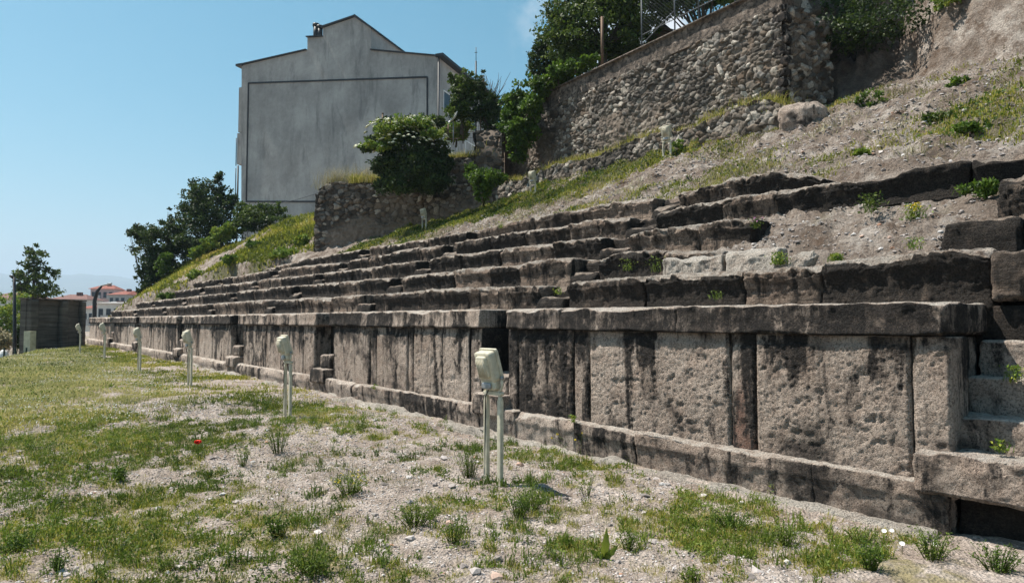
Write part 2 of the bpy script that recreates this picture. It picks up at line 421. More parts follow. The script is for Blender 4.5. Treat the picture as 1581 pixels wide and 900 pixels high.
# ------------------------------------------------------------------ ground
WX = 5.92
def rise(Y): return np.interp(Y, [0, 1.9, 7.7, 13, 19, 41, 60], [0., .0, .09, .20, .26, .50, .55])
def gden(X, Y):
    P = P2(X, Y)
    a = fbm(P*.9, 4, 5); b = fbm(P*3.2, 3, 9)
    bias = .95*sstep(3.3, 1.0, X-.045*np.maximum(Y-9, 0)*2.2)+.25*sstep(9, 22, Y)+.40*sstep(4.3, 4.75, X)*sstep(5.5, 3.2, Y)*sstep(5.6, 5.3, X)+.15*sstep(5.2, 3.5, Y)
    c = fbm(P*9, 3, 13)
    e2 = fbm(P*22, 2, 17)
    return np.clip(.30+bias*.34+a*.36+b*.36+c*.34+e2*.20, 0, 1)
def gz(X, Y):
    X = np.asarray(X, float); Y = np.asarray(Y, float)
    P = P2(X, Y)
    near = (np.abs(X) < 60) & (np.abs(Y) < 90)
    z = rise(Y)*1.0
    # slight mounds of gravel
    z = z + .05*fbm(P*.55, 3, 21) + .018*fbm(P*3.5, 3, 22)+.010*fbm(P*13, 3, 23)
    z = z - .16*sstep(5.0, 1.5, X)*sstep(3, 12, Y)*0
    # the edge of the terrace on the left, dropping to the town
    ex = np.interp(Y, [0, 20, 25, 31, 37, 45], [-9, -3, .9, 2.3, 5.0, 5.2])
    d = ex-X
    z = z - 2.6*sstep(.0, 2.0, d) - 1.2*sstep(2, 30, d)
    z = z - 3.4*sstep(38.5, 46, Y)*sstep(6.2, 4, X)
    z = z - 2.0*sstep(0, 50, X-12)
    z = np.where(near, z, np.minimum(z, -3.0))
    return z
def geo(a, b, n): return a*(b/a)**(np.arange(1, n+1)/n)
xs = np.concatenate([-geo(3.2, 9000, 34)[::-1], np.arange(-3.2, -.5, .15), np.arange(-.5, 6.6, .022), geo(6.7, 9000, 34)])
yl = [1.6]
while yl[-1] < 46: yl.append(yl[-1]+.014+.0028*max(0, yl[-1]-2.5))
ys = np.concatenate([-geo(1.5, 9000, 30)[::-1], np.arange(-1.4, 1.6, .1), yl, geo(46.3, 12000, 34)])
mb = MB(); grid(mb, xs, ys, gz, green=lambda V: gden(V[:, 0], V[:, 1])*(np.abs(V[:, 0]) < 60))
struct(mb.build('ground', M['ground']), 'gravelly ground with patchy green weeds in front of the podium wall')

# ------------------------------------------------------------------ podium wall
def ptop(Y): return 1.6+np.interp(Y, [1.8, 5, 8, 15, 25, 41], [.155, .165, .18, .19, .205, .225])
def cbot(Y): return ptop(Y)-.275
def pltop(Y): return np.interp(Y, [1.8, 7.7, 13, 19, 30, 41], [.375, .445, .505, .55, .66, .76])
NICHE = [YX(765, WX), YX(502, WX), YX(365, WX), YX(280, WX), YX(215, WX), YX(174, WX)]
NW = .31
def near_res(Y, k=.0024, lo=.011, hi=.07): return min(hi, max(lo, k*math.hypot(Y, 6)))
podium = empty('podium_wall', (WX, 20, .3), 'long low podium wall of big upright limestone slabs with black streaked cornice', 'stone wall')
def roughface(seed, amp, x0, ztop_b, zbot_b, y0, y1, band=.09):
    def f(P, N):
        fr = np.clip(-N[:, 0], 0, 1)
        S = P+seed*1.93
        rel = .30*fbm(S*np.array([3, 3.5, 4]), 3, 3+seed % 7)+.30*fbm(S*np.array([12, 17, 17]), 3, 4)+.75*(1-2*np.abs(fbm(S*np.array([30, 33, 42]), 2, 6)))
        pits = np.maximum(0, fbm(S*np.array([7, 9, 11]), 3, 19)-.46)
        edge = .02*fbm(S*6, 2, 12)
        inb = sstep(0, .03, ztop_b-band-P[:, 2]+edge)*sstep(0, .02, P[:, 1]-y0-.012)*sstep(0, .02, y1-.012-P[:, 1])
        P = P.copy(); P[:, 0] -= fr*inb*(.018+amp*.62*rel-.03*pits)
        return P
    return f
# wall slabs and narrow pilaster strips between the niches; joints measured on the photo for the near part
near_j = [1468, 1405, 1166, 1127, 910, 886, 801, 785]
mid1 = [745, 727, 640, 631, 583, 573, 516]
mid2 = [488, 470, 446, 419, 412, 377]
def seg(js): return [(YX(a, WX), YX(b, WX)) for a, b in zip(js[:-1], js[1:])]
segs = seg(near_j)+seg(mid1)+seg(mid2)
for a, b in ((2, 3), (3, 4), (4, 5)):
    y0 = NICHE[a]+NW; y1 = NICHE[b]-NW; L = y1-y0; cuts = [0, .05, .30, .35, .62, .67, .94, 1.]
    segs += [(y0+L*c, y0+L*d) for c, d in zip(cuts[:-1], cuts[1:])]
segs += [(NICHE[5]+NW, 37.6), (37.6, 39.2), (39.2, 41.2)]
for i, (a, b) in enumerate(segs):
    w = b-a; narrow = w < .42
    res = near_res(a, .0021, .0105, .06)
    dx = random.uniform(-.008, .008)+(.006 if narrow else 0)
    m_ = MB(); zc = float(cbot((a+b)/2))
    back = WX+.36
    fa = min(1, 7.5/max(a, 1)); rf = roughface(i, (.008 if narrow else .012)*fa, WX, zc, 0, a, b, random.choice([.07, .09, .11]))
    block(m_, (WX+dx, a+.004, .25), (back, b-.004, zc+.004), res, r=.010, amp=.004, freq=9, seed=i+3, stain=(.36 if i == 0 else .49+random.uniform(-.13, .10)+(.04 if narrow else 0))-.06*(a > 12), rough=rf, chip=.0, streaky=True, rust=(.55 if i == 2 else 0.), end_dark=(.98 if a < 8.5 and a > 7.5 else None))
    m_.build('pilaster' if narrow else 'wall_slab', M['stone'], podium)
    if w > .42 and i in (1, 3):
        pass
# solid core behind so no light leaks
core = MB()
prev = 1.95
for c in NICHE+[41.3]:
    e = c-NW if c < 41 else 41.2
    block(core, (WX+.34, prev, .0), (WX+1.05, e, 1.44), .08, top=lambda y: cbot(y)+.004, r=.01, amp=.004, seed=5, stain=.75)
    prev = c+NW
core.build('rubble_core', M['seat'], podium)
# return face at the staircase end
for i, (x0, x1) in enumerate([(WX+.10, WX+.52), (WX+.53, WX+.93)]):
    m_ = MB(); block(m_, (x0, 1.93, .25), (x1, 2.3, 1.478), .013, r=.015, amp=.013, freq=8, seed=60+i, stain=.6)
    m_.build('return_slab', M['stone'], podium)
# niches: back wall, side reveals come from the slabs, bracket stones
for i, c in enumerate(NICHE):
    res = near_res(c, .003, .02, .06)
    m_ = MB(); block(m_, (WX+.55, c-NW-.1, .2), (WX+1.12, c+NW+.1, 1.745), res, r=.02, amp=.02, seed=90+i, stain=.85)
    m_.build('niche_back', M['seat'], podium)
    zb = float(pltop(c))
    m_ = MB(); block(m_, (WX-.17, c-NW-.02, zb-.12), (WX+.30, c+NW+.02, zb+.17), max(.014, res*.7), r=.025, amp=.010, seed=100+i, stain=.5, topstain=.2, chip=.03)
    m_.build('bracket_stone', M['stone'], podium)
    m_ = MB(); block(m_, (WX-.02, c-NW+.03, zb+.17), (WX+.5, c+NW-.12, zb+.44), max(.014, res*.7), r=.03, amp=.014, seed=110+i, stain=.5, topstain=.3, chip=.03)
    m_.build('niche_step', M['stone'], podium)
# plinth
pj = [1.86]
for px in (1250, 980, 885, 795): pj.append(YX(px, WX-.12))
while pj[-1] < 40: pj.append(pj[-1]+random.uniform(1.2, 2.0))
pj[-1] = 41.2
for i, (a, b) in enumerate(zip(pj[:-1], pj[1:])):
    res = near_res(a, .0025, .012, .06); zt = float(pltop((a+b)/2)); ox = random.uniform(-.01, .015)
    def pprof(zr): return .065*np.clip(1-zr/.8, 0, 1)**.6
    m_ = MB(); block(m_, (WX-.13+ox, a-.004, -.25), (WX+.1, b+.004, zt), res, r=.016, amp=.009, freq=11, seed=130+i, top=lambda y, zt=zt: pltop(y)+.0*y, stain=.45+random.uniform(-.14, .12), topstain=.04, prof=pprof, chip=.045)
    m_.build('plinth_block', M['stone'], podium)
# cornice with gaps at the niches
cj = []
edges_ = [1.86]+[v for c in NICHE for v in (c-NW, c+NW)]+[41.2]
for k in range(0, len(edges_), 2):
    a, b = edges_[k], edges_[k+1]
    if k == 0: pts = [1.86, YX(1042, WX-.07), YX(862, WX-.07), b]
    else:
        m = max(1, round((b-a)/2.0)); pts = list(np.linspace(a, b, m+1)); pts[1:-1] = [p+random.uniform(-.3, .3) for p in pts[1:-1]]
    cj += list(zip(pts[:-1], pts[1:]))
for i, (a, b) in enumerate(cj):
    res = near_res(a, .0023, .0115, .05); zt = float(ptop((a+b)/2)); zb = zt-.275
    back = WX+1.02
    def cprof(zr): return .02*np.sin(np.clip(zr, 0, 1)*3.1)-.0
    m_ = MB(); block(m_, (WX-.07+random.uniform(-.006, .006), a-.003, zb+.008), (back, b+.003, zt), res, r=.016, amp=.009, freq=9, seed=170+i,
          top=lambda y: ptop(y), stain=.57+random.uniform(-.12, .10), topstain=.10, prof=cprof, chip=.035)
    m_.build('cornice_block', M['stone'], podium)
# footing strip in the ground
m_ = MB(); block(m_, (WX-.36, 1.9, -.14), (WX-.05, 24, .015), .03, r=.015, amp=.03, freq=3.5, seed=200, top=lambda y: rise(y)+.022+.03*fbm(np.stack([y*1.1, 0*y, 0*y], -1), 3, 2), stain=.40, topstain=.28, chip=.10)
tag(m_.build('footing_strip', M['pale']), 'thin pale stone footing strip along the bottom of the podium wall', 'stone footing')

# ------------------------------------------------------------------ seat rows
RX = [6.82, 7.52, 8.22, 8.92, 9.62]
RZ = [2.17, 2.59, 2.99, 3.36, 3.83]
EDGE = [
 [(1526, 385), (1442, 388), (1364, 396), (1293, 404), (1209, 411.6), (1120, 417), (1045, 420), (992, 425), (939, 428), (886, 433), (860, 438.6), (814, 440), (753, 442), (700, 445), (667, 446.7), (587, 452), (507, 458.7), (400, 463), (300, 470), (170, 480)],
 [(1115, 384), (1019, 387), (955, 389.5), (926, 400), (859, 400), (806, 406.7), (753, 412), (693, 417.5), (627, 425), (587, 430), (520, 436), (456, 441), (400, 446), (300, 457), (208, 467)],
 [(1160, 338), (1120, 340), (1059, 348), (1000, 355), (976, 361), (920, 367), (859, 373.5), (806, 379), (753, 385.5), (707, 392), (653, 402), (627, 405), (573, 412), (501, 420), (453, 426), (400, 432), (270, 449)],
 [(1332, 279), (1318, 279), (1256, 284), (1178, 296), (1120, 304.5), (1045, 318), (1019, 325.7), (966, 335), (912, 339), (859, 349.6), (806, 356), (753, 365.6), (713, 373.5), (667, 379), (627, 384), (573, 395), (528, 404), (453, 411), (400, 420), (298, 437)],
 [(1268, 273), (1240, 267), (1193, 265), (1131, 274), (1085, 287), (1064, 292.5), (1013, 302), (982, 306), (939, 311), (886, 324), (833, 332), (793, 341.6), (740, 353), (707, 361), (640, 370.7), (613, 376), (560, 382.7), (541, 386.7), (467, 400), (440, 408), (405, 416)]]
NAMES = ['first stone seat row just above the podium cornice', 'second stone seat row up from the podium, behind the loose white blocks', 'third stone seat row up from the podium', 'fourth stone seat row up, its near end hanging over bare soil', 'fifth and topmost stone seat row below the gravel slope']
def seatprof(zr):
    zr = np.clip(zr, 0, 1)
    return .055*np.sin(np.clip(zr/.78, 0, 1)*math.pi)**.8-.012*sstep(.78, .9, zr)
for k in range(5):
    X = RX[k]; E = [atX(px, py, X) for px, py in EDGE[k]]
    Ey = np.array([e[1] for e in E]); Ez = np.array([e[2] for e in E]); o = np.argsort(Ey); Ey = Ey[o]; Ez = Ez[o]
    topf = lambda y, Ey=Ey, Ez=Ez: np.interp(y, Ey, Ez)
    y0, y1 = Ey[0], Ey[-1]
    root = empty('seat_row', (X, (y0+y1)/2, RZ[k]-.4), NAMES[k], 'seat row', 'stepped stone seat rows of the ancient theatre')
    cuts = [7.25+.02*k, 12.95, 18.4, 23.7, 29.8, 35.2]
    cur = y0; parts = []
    rs = random.Random(40+k)
    for c in cuts+[99]:
        e = min(c-.3, y1)
        if e-cur > .15:
            m = max(1, round((e-cur)/rs.uniform(.95, 1.6))); pp = list(np.linspace(cur, e, m+1))
            for t in range(1, m): pp[t] += rs.uniform(-.25, .25)
            parts += [(a, b, 0) for a, b in zip(pp[:-1], pp[1:])]
        if c+.3 < y1 and c < 90: parts.append((c-.3, c+.3, 1))
        cur = c+.3
        if cur >= y1: break
    if k == 3:  # the big tilted blocks lying a step outwards at the right
        parts += [(2.55, 3.85, 2), (1.2, 2.54, 2)]
    for i, (a, b, t) in enumerate(parts):
        res = near_res(max(a, 2), .0025, .018, .06); sd = 300+k*40+i
        zl = RZ[k]-.46
        m_ = MB()
        if t == 0:
            zt = float(topf((a+b)/2)); dz = rs.uniform(-.018, .016); jx = rs.uniform(-.025, .025)
            zlow = zl+.0
            if k == 3 and b < 4.9: zlow = zt-.40
            gp = rs.choice([-.014, -.012, .002, .010])
            block(m_, (X+jx, a+gp, zlow), (X+.86, b-gp, zt), res, r=.026, amp=.014, freq=7, rawamp=.016, seed=sd, top=lambda y, dz=dz: topf(y)+dz, stain=.64+rs.uniform(-.22, .2), topstain=.10, prof=seatprof, chip=.05, crumb=.05)
            m_.build('seat_block', M['seat'], root)
        elif t == 1:
            zt = float(topf((a+b)/2)); low = (topf(a)+topf(b))/2
            block(m_, (X-.04, a+.01, zl), (X+.42, b-.01, low-.20), res, r=.05, amp=.022, freq=5, seed=sd, stain=.75, topstain=.3, chip=.08)
            m_.build('stair_step', M['seat'], root)
            m_ = MB(); block(m_, (X+.34, a-.02, zl), (X+.9, b+.02, low-.01), res, r=.04, amp=.02, freq=5, seed=sd+7, stain=.9, topstain=.4, chip=.08)
            m_.build('stair_step', M['seat'], root)
        else:
            pa = atX(1581, 232, X); pb = atX(1352, 272, X)
            f2 = lambda y, pa=pa, pb=pb: np.interp(y, [1.2, pa[1], pb[1]-.25, pb[1]], [pa[2]+.03, pa[2], pb[2]+.04, pb[2]-.03])
            zt = float(f2((a+b)/2))
            block(m_, (X+.02, a+.006, zt-.47), (X+.95, b-.006, zt), res, r=.04, amp=.022, freq=5, seed=sd, top=f2, stain=.86, topstain=.3, prof=seatprof, chip=.08)
            m_.build('seat_block', M['seat'], root)
    if k == 0:
        m_ = MB(); block(m_, (X-.03, y0-.27, 1.775), (X+.3, y0-.02, RZ[0]+.02), .014, r=.03, amp=.018, freq=8, seed=777, stain=.52, topstain=.35, chip=.05)
        m_.build('end_stone', M['seat'], root)
        m_ = MB(); block(m_, (X+.28, y0-.22, 1.4), (X+1.0, y0-.02, RZ[0]-.02), .016, r=.03, amp=.015, freq=8, seed=778, stain=.85)
        m_.build('end_stone', M['seat'], root)
    if k == 1:  # the single surviving block at the right end
        pa = atX(1575, 333, X); pb = atX(1445, 337, X); fz = float(pa[2])
        def cutf(P, pb=pb):
            lean = np.clip((P[:, 1]-(pb[1]-.22))/.22, 0, 1)*np.clip((P[:, 2]-2.2)/.42, 0, 1)
            P[:, 1] -= lean*.10; return P
        m_ = MB(); block(m_, (X, pa[1], 2.16), (X+.8, pb[1], fz), .016, r=.03, amp=.014, freq=6, seed=808, stain=.84, topstain=.35, chip=.05, post=cutf)
        m_.build('seat_block', M['seat'], root)
        m_ = MB(); block(m_, (X+.06, pa[1]-1.0, 1.9), (X+.8, pa[1]-.012, fz-.01), .02, r=.03, amp=.014, freq=6, seed=809, stain=.84, topstain=.35)
        m_.build('seat_block', M['seat'], root)

# broken stone at the right edge, loose white blocks on the first row
def loose(name, label, cat, pxl, pxr, ytop, zbase, X, depth, mat, seed, stain=.25, topf=None, r=.03, amp=.018, post=None):
    a = atX(pxr, ytop, X); b = atX(pxl, ytop, X)
    m_ = MB(); block(m_, (X, a[1], zbase), (X+depth, b[1], (a[2]+b[2])/2), .013, r=r, amp=amp, freq=7, seed=seed, stain=stain, topstain=stain*.5, chip=.05, post=post)
    return tag(m_.build(name, mat), label, cat, 'loose stones lying on the seat rows' )
loose('stone_block', 'long low eroded pale block lying on the first row, left of the squared white block', 'stone block', 1022, 1116, 396, 2.13, 7.22, .26, M['pale'], 501, .42, amp=.026)
loose('stone_block', 'squared white stone block lying on the first seat row, tallest of the loose pale stones', 'stone block', 1118, 1200, 385, 2.15, 7.20, .24, M['pale'], 502, .20)
def wedge(P):
    P[:, 1] -= np.clip((P[:, 2]-2.18)/.15, 0, 1.2)*.05; return P
loose('stone_block', 'small wedge shaped white stone on the first row beside yellow green weeds', 'stone', 1213, 1246, 388, 2.16, 7.18, .2, M['pale'], 503, .2, r=.04, post=wedge)
def wedge2(P):
    P[:, 2] -= np.clip((P[:, 1]-2.25)/.5, 0, 1)*.22*np.clip((P[:, 2]-2.6)/.4, 0, 1); return P
loose('broken_boulder', 'rounded broken stone jutting in at the right edge above the second row', 'boulder', 1536, 1640, 266, 2.55, 8.05, .5, M['seat'], 504, .55, r=.10, amp=.04, post=wedge2)

# ------------------------------------------------------------------ staircase at the right
stair = empty('stone_staircase', (6.3, 1.2, .2), 'worn stone staircase climbing past the end of the podium wall', 'stairs')
SY = 1.90
st_def = [(5.76, .30, .615, 2.08), (6.10, .55, .865, SY), (6.44, .80, 1.15, SY), (6.78, 1.10, 1.445, SY), (7.12, 1.38, 1.755, 1.86), (7.46, 1.70, 2.02, 1.88), (7.84, 1.95, 2.32, 1.80)]
for i, (x, zb, zt, yy) in enumerate(st_def):
    m_ = MB()
    def sp(P, i=i): return P
    if i == 0:
        block(m_, (x, yy-1.3, zb), (x+.5, yy, zt), .0115, r=.02, amp=.014, freq=8, seed=600+i, stain=.40, topstain=.05, chip=.04)
    else:
        block(m_, (x, yy-1.45, zb-.05), (x+.5, yy, zt), .013, r=.02, amp=.012, freq=8, seed=600+i, stain=.38, topstain=.03, chip=.04)
    m_.build('step', M['stone'], stair)
m_ = MB(); block(m_, (5.98, .3, -.2), (6.6, 1.84, .30), .018, r=.03, amp=.035, freq=4, seed=640, stain=.75)
block(m_, (6.0, .3, .22), (6.9, 1.84, .6), .05, r=.03, amp=.02, freq=4, seed=641, stain=.7)
block(m_, (6.5, .3, .2), (7.9, 1.86, 1.1), .05, r=.02, amp=.01, seed=642, stain=.7)
block(m_, (7.1, .3, .9), (8.3, 1.84, 1.72), .05, r=.02, amp=.01, seed=643, stain=.7)
block(m_, (6.86, 1.55, .2), (7.9, 2.4, 1.735), .06, r=.02, amp=.01, seed=644, stain=.7)
m_.build('rubble_base', M['seat'], stair)

# ------------------------------------------------------------------ hillside
CP = np.array([(10.3, -10, 3.87), (10.4, -4, 3.87), (10.4, 0, 3.87), (10.4, 4, 3.87), (10.4, 8, 3.87), (10.4, 12, 3.86), (10.4, 16, 3.84), (10.4, 20, 3.8), (10.4, 24, 3.95),
 (12.5, -8, 4.9), (12.5, 0, 4.9), (12.5, 4, 4.88), (12.5, 9, 4.86), (12.5, 14, 4.80), (12.5, 18, 4.62), (14.8, -8, 6.15), (14.8, 0, 6.15), (14.8, 4, 6.15), (14.8, 9, 6.15), (14.9, 14, 6.08), (15.1, 18, 5.85), (14.6, 19.5, 5.5), (11.2, 24.5, 4.3), (13, 21.6, 4.9),
 (16.3, 0, 6.9), (16.3, 5, 6.9), (17, 8, 7.0), (17, 12, 7.0), (17, 18, 7.0), (22, 0, 8), (22, 10, 7.2), (22, 20, 7.1),
 (13, 33, 6.55), (12, 41, 5.5), (10, 44.2, 4.0), (8, 41, 2.7), (16, 30, 7.0), (20, 30, 7.2), (16, 40, 6.3), (13, 46, 4), (7, 44, .5), (9, 48, 0), (14, 52, 0), (20, 50, 2), (9.6, 28, 4.05), (8.9, 34.3, 3.5), (8.2, 34.6, 3.2), (7.5, 39.4, 2.75), (6.9, 41.2, 2.2), (10.5, 30, 4.8), (11.5, 27, 4.9), (12.5, 28.5, 5.7), (13.5, 26, 5.9), (11.2, 36, 5.2), (28, 30, 7.2), (28, 0, 8), (28, 50, 3), (6.5, 50, -1), (6.0, 43, .3)], float)
def _tps(r2): return np.where(r2 > 1e-9, .5*r2*np.log(r2+1e-12), 0)
_n = len(CP); _K = _tps(((CP[:, None, :2]-CP[None, :, :2])**2).sum(-1))+np.eye(_n)*.02
_A = np.zeros((_n+3, _n+3)); _A[:_n, :_n] = _K; _A[:_n, _n] = 1; _A[:_n, _n+1:] = CP[:, :2]; _A[_n, :_n] = 1; _A[_n+1:, :_n] = CP[:, :2].T
_w = np.linalg.solve(_A, np.concatenate([CP[:, 2], [0, 0, 0]]))
def tps(X, Y):
    r = np.zeros(len(X))
    for s in range(0, len(X), 40000):
        x = X[s:s+40000]; y = Y[s:s+40000]
        r[s:s+40000] = _tps((x[:, None]-CP[None, :, 0])**2+(y[:, None]-CP[None, :, 1])**2)@_w[:_n]+_w[_n]+_w[_n+1]*x+_w[_n+2]*y
    return r
def hz(X, Y, detail=True):
    X = np.asarray(X, float); Y = np.asarray(Y, float)
    T = tps(X, Y)
    seat = 1.58+(X-6.82)*.589
    yend = np.interp(X, [6.9, 7.5, 8.2, 8.9, 9.6, 10.2], [41.2, 39.2, 34.1, 33.7, 26.9, 26.0])
    w = np.maximum(sstep(10.15, 10.45, X), sstep(-.2, .5, Y-yend))
    P = P2(X, Y)
    n1 = fbm(P*.8, 3, 31); n2 = fbm(P*3.1, 4, 32)
    # bare soil where seat blocks are missing on the right
    miss = sstep(1.9, 2.3, Y)*sstep(6.0, 4.9, Y)*sstep(7.25, 7.55, X)*sstep(9.9, 9.2, X)
    soilz = 2.20+(X-7.35)*.52+.07*fbm(P*2.2, 4, 41)+.05*fbm(P*6, 3, 42)
    strip = sstep(10.0, 10.3, X)*sstep(11.2, 10.4, X)
    near_b = sstep(3.9, 2.8, Y)*sstep(9.6, 9.9, X)*sstep(12, 10.4, X)
    z = seat*(1-w)+(T+.09*n1*sstep(10.5, 11.5, X)+.10*n2*sstep(10.3, 11, X)-.10*np.abs(fbm(P*np.array([.8, 2.2, 1]), 3, 36))*sstep(11, 12, X)-.20*near_b)*w
    z = np.where(miss > 0, z*(1-miss)+np.maximum(z, soilz)*miss, z)
    # rocky bluff on the right
    Yb = Y+.5*n1
    base = np.interp(Yb, [-10, 3, 5.6, 6.4, 8.3, 9.5], [16.1, 16.2, 16.4, 17.4, 17.2, 18.0])
    hgt = np.interp(Yb, [-10, 3, 5.6, 6.5, 8.3, 9.5], [4.6, 4.2, 3.2, 1.7, 1.7, .2])
    run = np.interp(Yb, [-10, 5.6, 6.4, 9], [1.9, 1.6, 1.3, 1.2])
    b = sstep(0, 1, (X-base)/run)
    bl = hgt*b+b*(.45*fbm(np.stack([X*.8, Y*1.1, z*.0+3], -1), 4, 51)-.9*np.abs(fbm(P*np.array([.9, 1.6, 1]), 3, 53))*sstep(0, .5, b)*.5+.30*fbm(P*3.1, 4, 52)+.24*fbm(np.stack([X*2.0, Y*5, (z+hgt*b)*5], -1), 4, 54)-.22*np.maximum(0, fbm(np.stack([X*1.5, Y*3, (z+hgt*b)*4], -1), 4, 57)))
    z = z+bl*(Y < 11)
    if detail: z = z+(.045*fbm(P*6, 4, 33)+.03*(.4-np.abs(fbm(P*np.array([4, 9, 1]), 3, 35)))+.018*fbm(P*22, 2, 34))*np.maximum(w, miss)
    return z
xs = np.concatenate([np.arange(6.9, 10.2, .07), np.arange(10.2, 15.6, .042), np.arange(15.6, 18.6, .018), np.arange(18.6, 19.5, .05), np.arange(19.5, 34, .5)])
yl = [1.2]
while yl[-1] < 34: yl.append(yl[-1]+.035+.0022*(yl[-1]))
yl2 = np.arange(yl[-1]+.15, 54, .16)
ys = np.concatenate([np.arange(-14, 1.1, .4), yl, yl2])
def hgreen(V):
    X, Y = V[:, 0], V[:, 1]; P = P2(X, Y)
    a = fbm(P*.55, 4, 61); b = fbm(P*2.4, 3, 62)
    band = .15+.42*sstep(12.0, 12.9, X)*sstep(9, 14, Y)*sstep(15.2, 14.4, X)+.2*sstep(10.4, 14, X)*sstep(15, 22, Y)+.18*sstep(26, 29, Y)+.28*np.exp(-((X-15.6)/1.0)**2)*sstep(3, 5, Y)
    band = band+.25*np.exp(-((X-11.6)/.6)**2)*sstep(5.5, 3, Y)
    blu = sstep(16.4, 16.9, X)*(Y < 11)
    return np.clip(.13+band+.5*a+.3*b-.5*blu, 0, 1)
mb = MB(); grid(mb, xs, ys, hz, green=hgreen, dark=lambda V: np.clip(sstep(6.2, 6.9, V[:, 1]+.3*fbm(V*.7, 3, 5))*sstep(16.2, 16.8, V[:, 0])*.7+.0, 0, 1))  # dark: shade of the bluff recess put into the soil colour
struct(mb.build('hillside', M['soil']), 'dry gravelly soil slope rising behind the seat rows')

# ------------------------------------------------------------------ rubble masonry walls
def rubble_sheet(mb, origin, u, length, zb, zt, cell=.2, res=.03, depth=.06, seed=0, plaster=None, asp=1.5, uneven=.0, nrm=None):
    """front sheet of rounded stones; u = horizontal unit direction, face normal = u x Z (or flipped)"""
    u = np.array(u, float); n_ = np.cross(u, _Z) if nrm is None else np.array(nrm, float)
    a = np.arange(0, length+res*.5, res); m = len(a)
    zbv = zb(a) if callable(zb) else np.zeros(m)+zb; ztv = (zt(a) if callable(zt) else np.zeros(m)+zt)
    ztv = ztv+uneven*fbm(np.stack([a*2.5, 0*a+seed, 0*a], -1), 3, 8)
    nz = max(3, int(np.max(ztv-zbv)/res)); t = np.linspace(0, 1, nz+1)
    A = np.repeat(a[:, None], nz+1, 1); Z = zbv[:, None]+(ztv-zbv)[:, None]*t[None]
    cx = cell*asp; cy = cell
    wA = A+.085*fbm(np.stack([A.ravel()*2, Z.ravel()*2, 0*A.ravel()], -1), 2, seed+1).reshape(A.shape)
    wZ = Z+.075*fbm(np.stack([A.ravel()*2, Z.ravel()*2, 0*A.ravel()+5], -1), 2, seed+2).reshape(A.shape)
    gi = np.floor(wA/cx).astype(np.int64); gj = np.floor(wZ/cy).astype(np.int64)
    f1 = np.full(A.shape, 9.); f2 = np.full(A.shape, 9.); idv = np.zeros(A.shape); tilt = np.zeros(A.shape)
    for di in (-1, 0, 1):
        for dj in (-1, 0, 1):
            ii = gi+di; jj = gj+dj; kk = np.zeros_like(ii)
            px = ii+.5+(_h(ii, jj, kk, seed+1)-.5)*.8; py = jj+.5+(_h(ii, jj, kk, seed+2)-.5)*.8
            wt = .62+.8*_h(ii, jj, kk, seed+9)
            dx = wA/cx-px; dy = wZ/cy-py; d = (np.abs(dx)**1.7+np.abs(dy)**1.7)**(1/1.7)*wt
            nearer = d < f1
            f2 = np.where(nearer, f1, np.minimum(f2, d)); idv = np.where(nearer, _h(ii, jj, kk, seed+3), idv)
            tilt = np.where(nearer, dy*(_h(ii, jj, kk, seed+4)-.35), tilt); f1 = np.minimum(f1, d)
    e = f2-f1
    PL = np.zeros(A.shape) if plaster is None else np.clip(plaster(A.ravel(), ((Z-zbv[:, None])).ravel()), 0, 1).reshape(A.shape)
    S = np.stack([A.ravel(), Z.ravel(), 0*A.ravel()+seed], -1)
    dome = (1-np.exp(-e*11.0))*depth*(.35+1.1*_h(gi*0+(idv*9999).astype(np.int64), gi*0, gi*0, seed+6))
    out = dome+depth*.6*tilt*(e > .05)
    out = out*(1-PL)+PL*depth*.7+(.022*fbm(S*9, 4, 71)+.07*fbm(S*.9, 3, 72)).reshape(A.shape)
    V = np.array(origin)[None, None]+u*A[..., None]+_Z*Z[..., None]+n_*out[..., None]
    k = np.arange(A.size).reshape(A.shape)
    q = np.stack([k[:-1, :-1], k[1:, :-1], k[1:, 1:], k[:-1, 1:]], -1).reshape(-1, 4)
    mb.add(V.reshape(-1, 3), q, rnd=idv.ravel(), edge=np.clip(e, 0, 1).ravel(), plaster=PL.ravel()); return mb
def core_prism(mb, origin, u, length, zb, zt, thick, nrm=None, step=.25, inset=.03, cap=None):
    """solid wall body behind the stone sheet following the same top line"""
    u = np.array(u, float); n_ = np.cross(u, _Z) if nrm is None else np.array(nrm, float)
    a = np.arange(0, length+step*.5, step); a[-1] = length; m = len(a)
    zbv = zb(a) if callable(zb) else np.zeros(m)+zb; ztv = zt(a) if callable(zt) else np.zeros(m)+zt
    O = np.array(origin)
    f = O+u*a[:, None]-n_*inset; b = O+u*a[:, None]-n_*thick
    rows = [f+_Z*zbv[:, None], f+_Z*(ztv-.0)[:, None], b+_Z*ztv[:, None], b+_Z*zbv[:, None]]
    V = np.stack(rows, 1)
    k = np.arange(m*4).reshape(m, 4); q = []
    for s in range(4):
        s2 = (s+1) % 4; q.append(np.stack([k[:-1, s], k[1:, s], k[1:, s2], k[:-1, s2]], -1))
    q.append(np.array([k[0][::-1], k[-1]]))
    mb.add(V.reshape(-1, 3), np.concatenate(q), rnd=.3, edge=0., plaster=.6); return mb
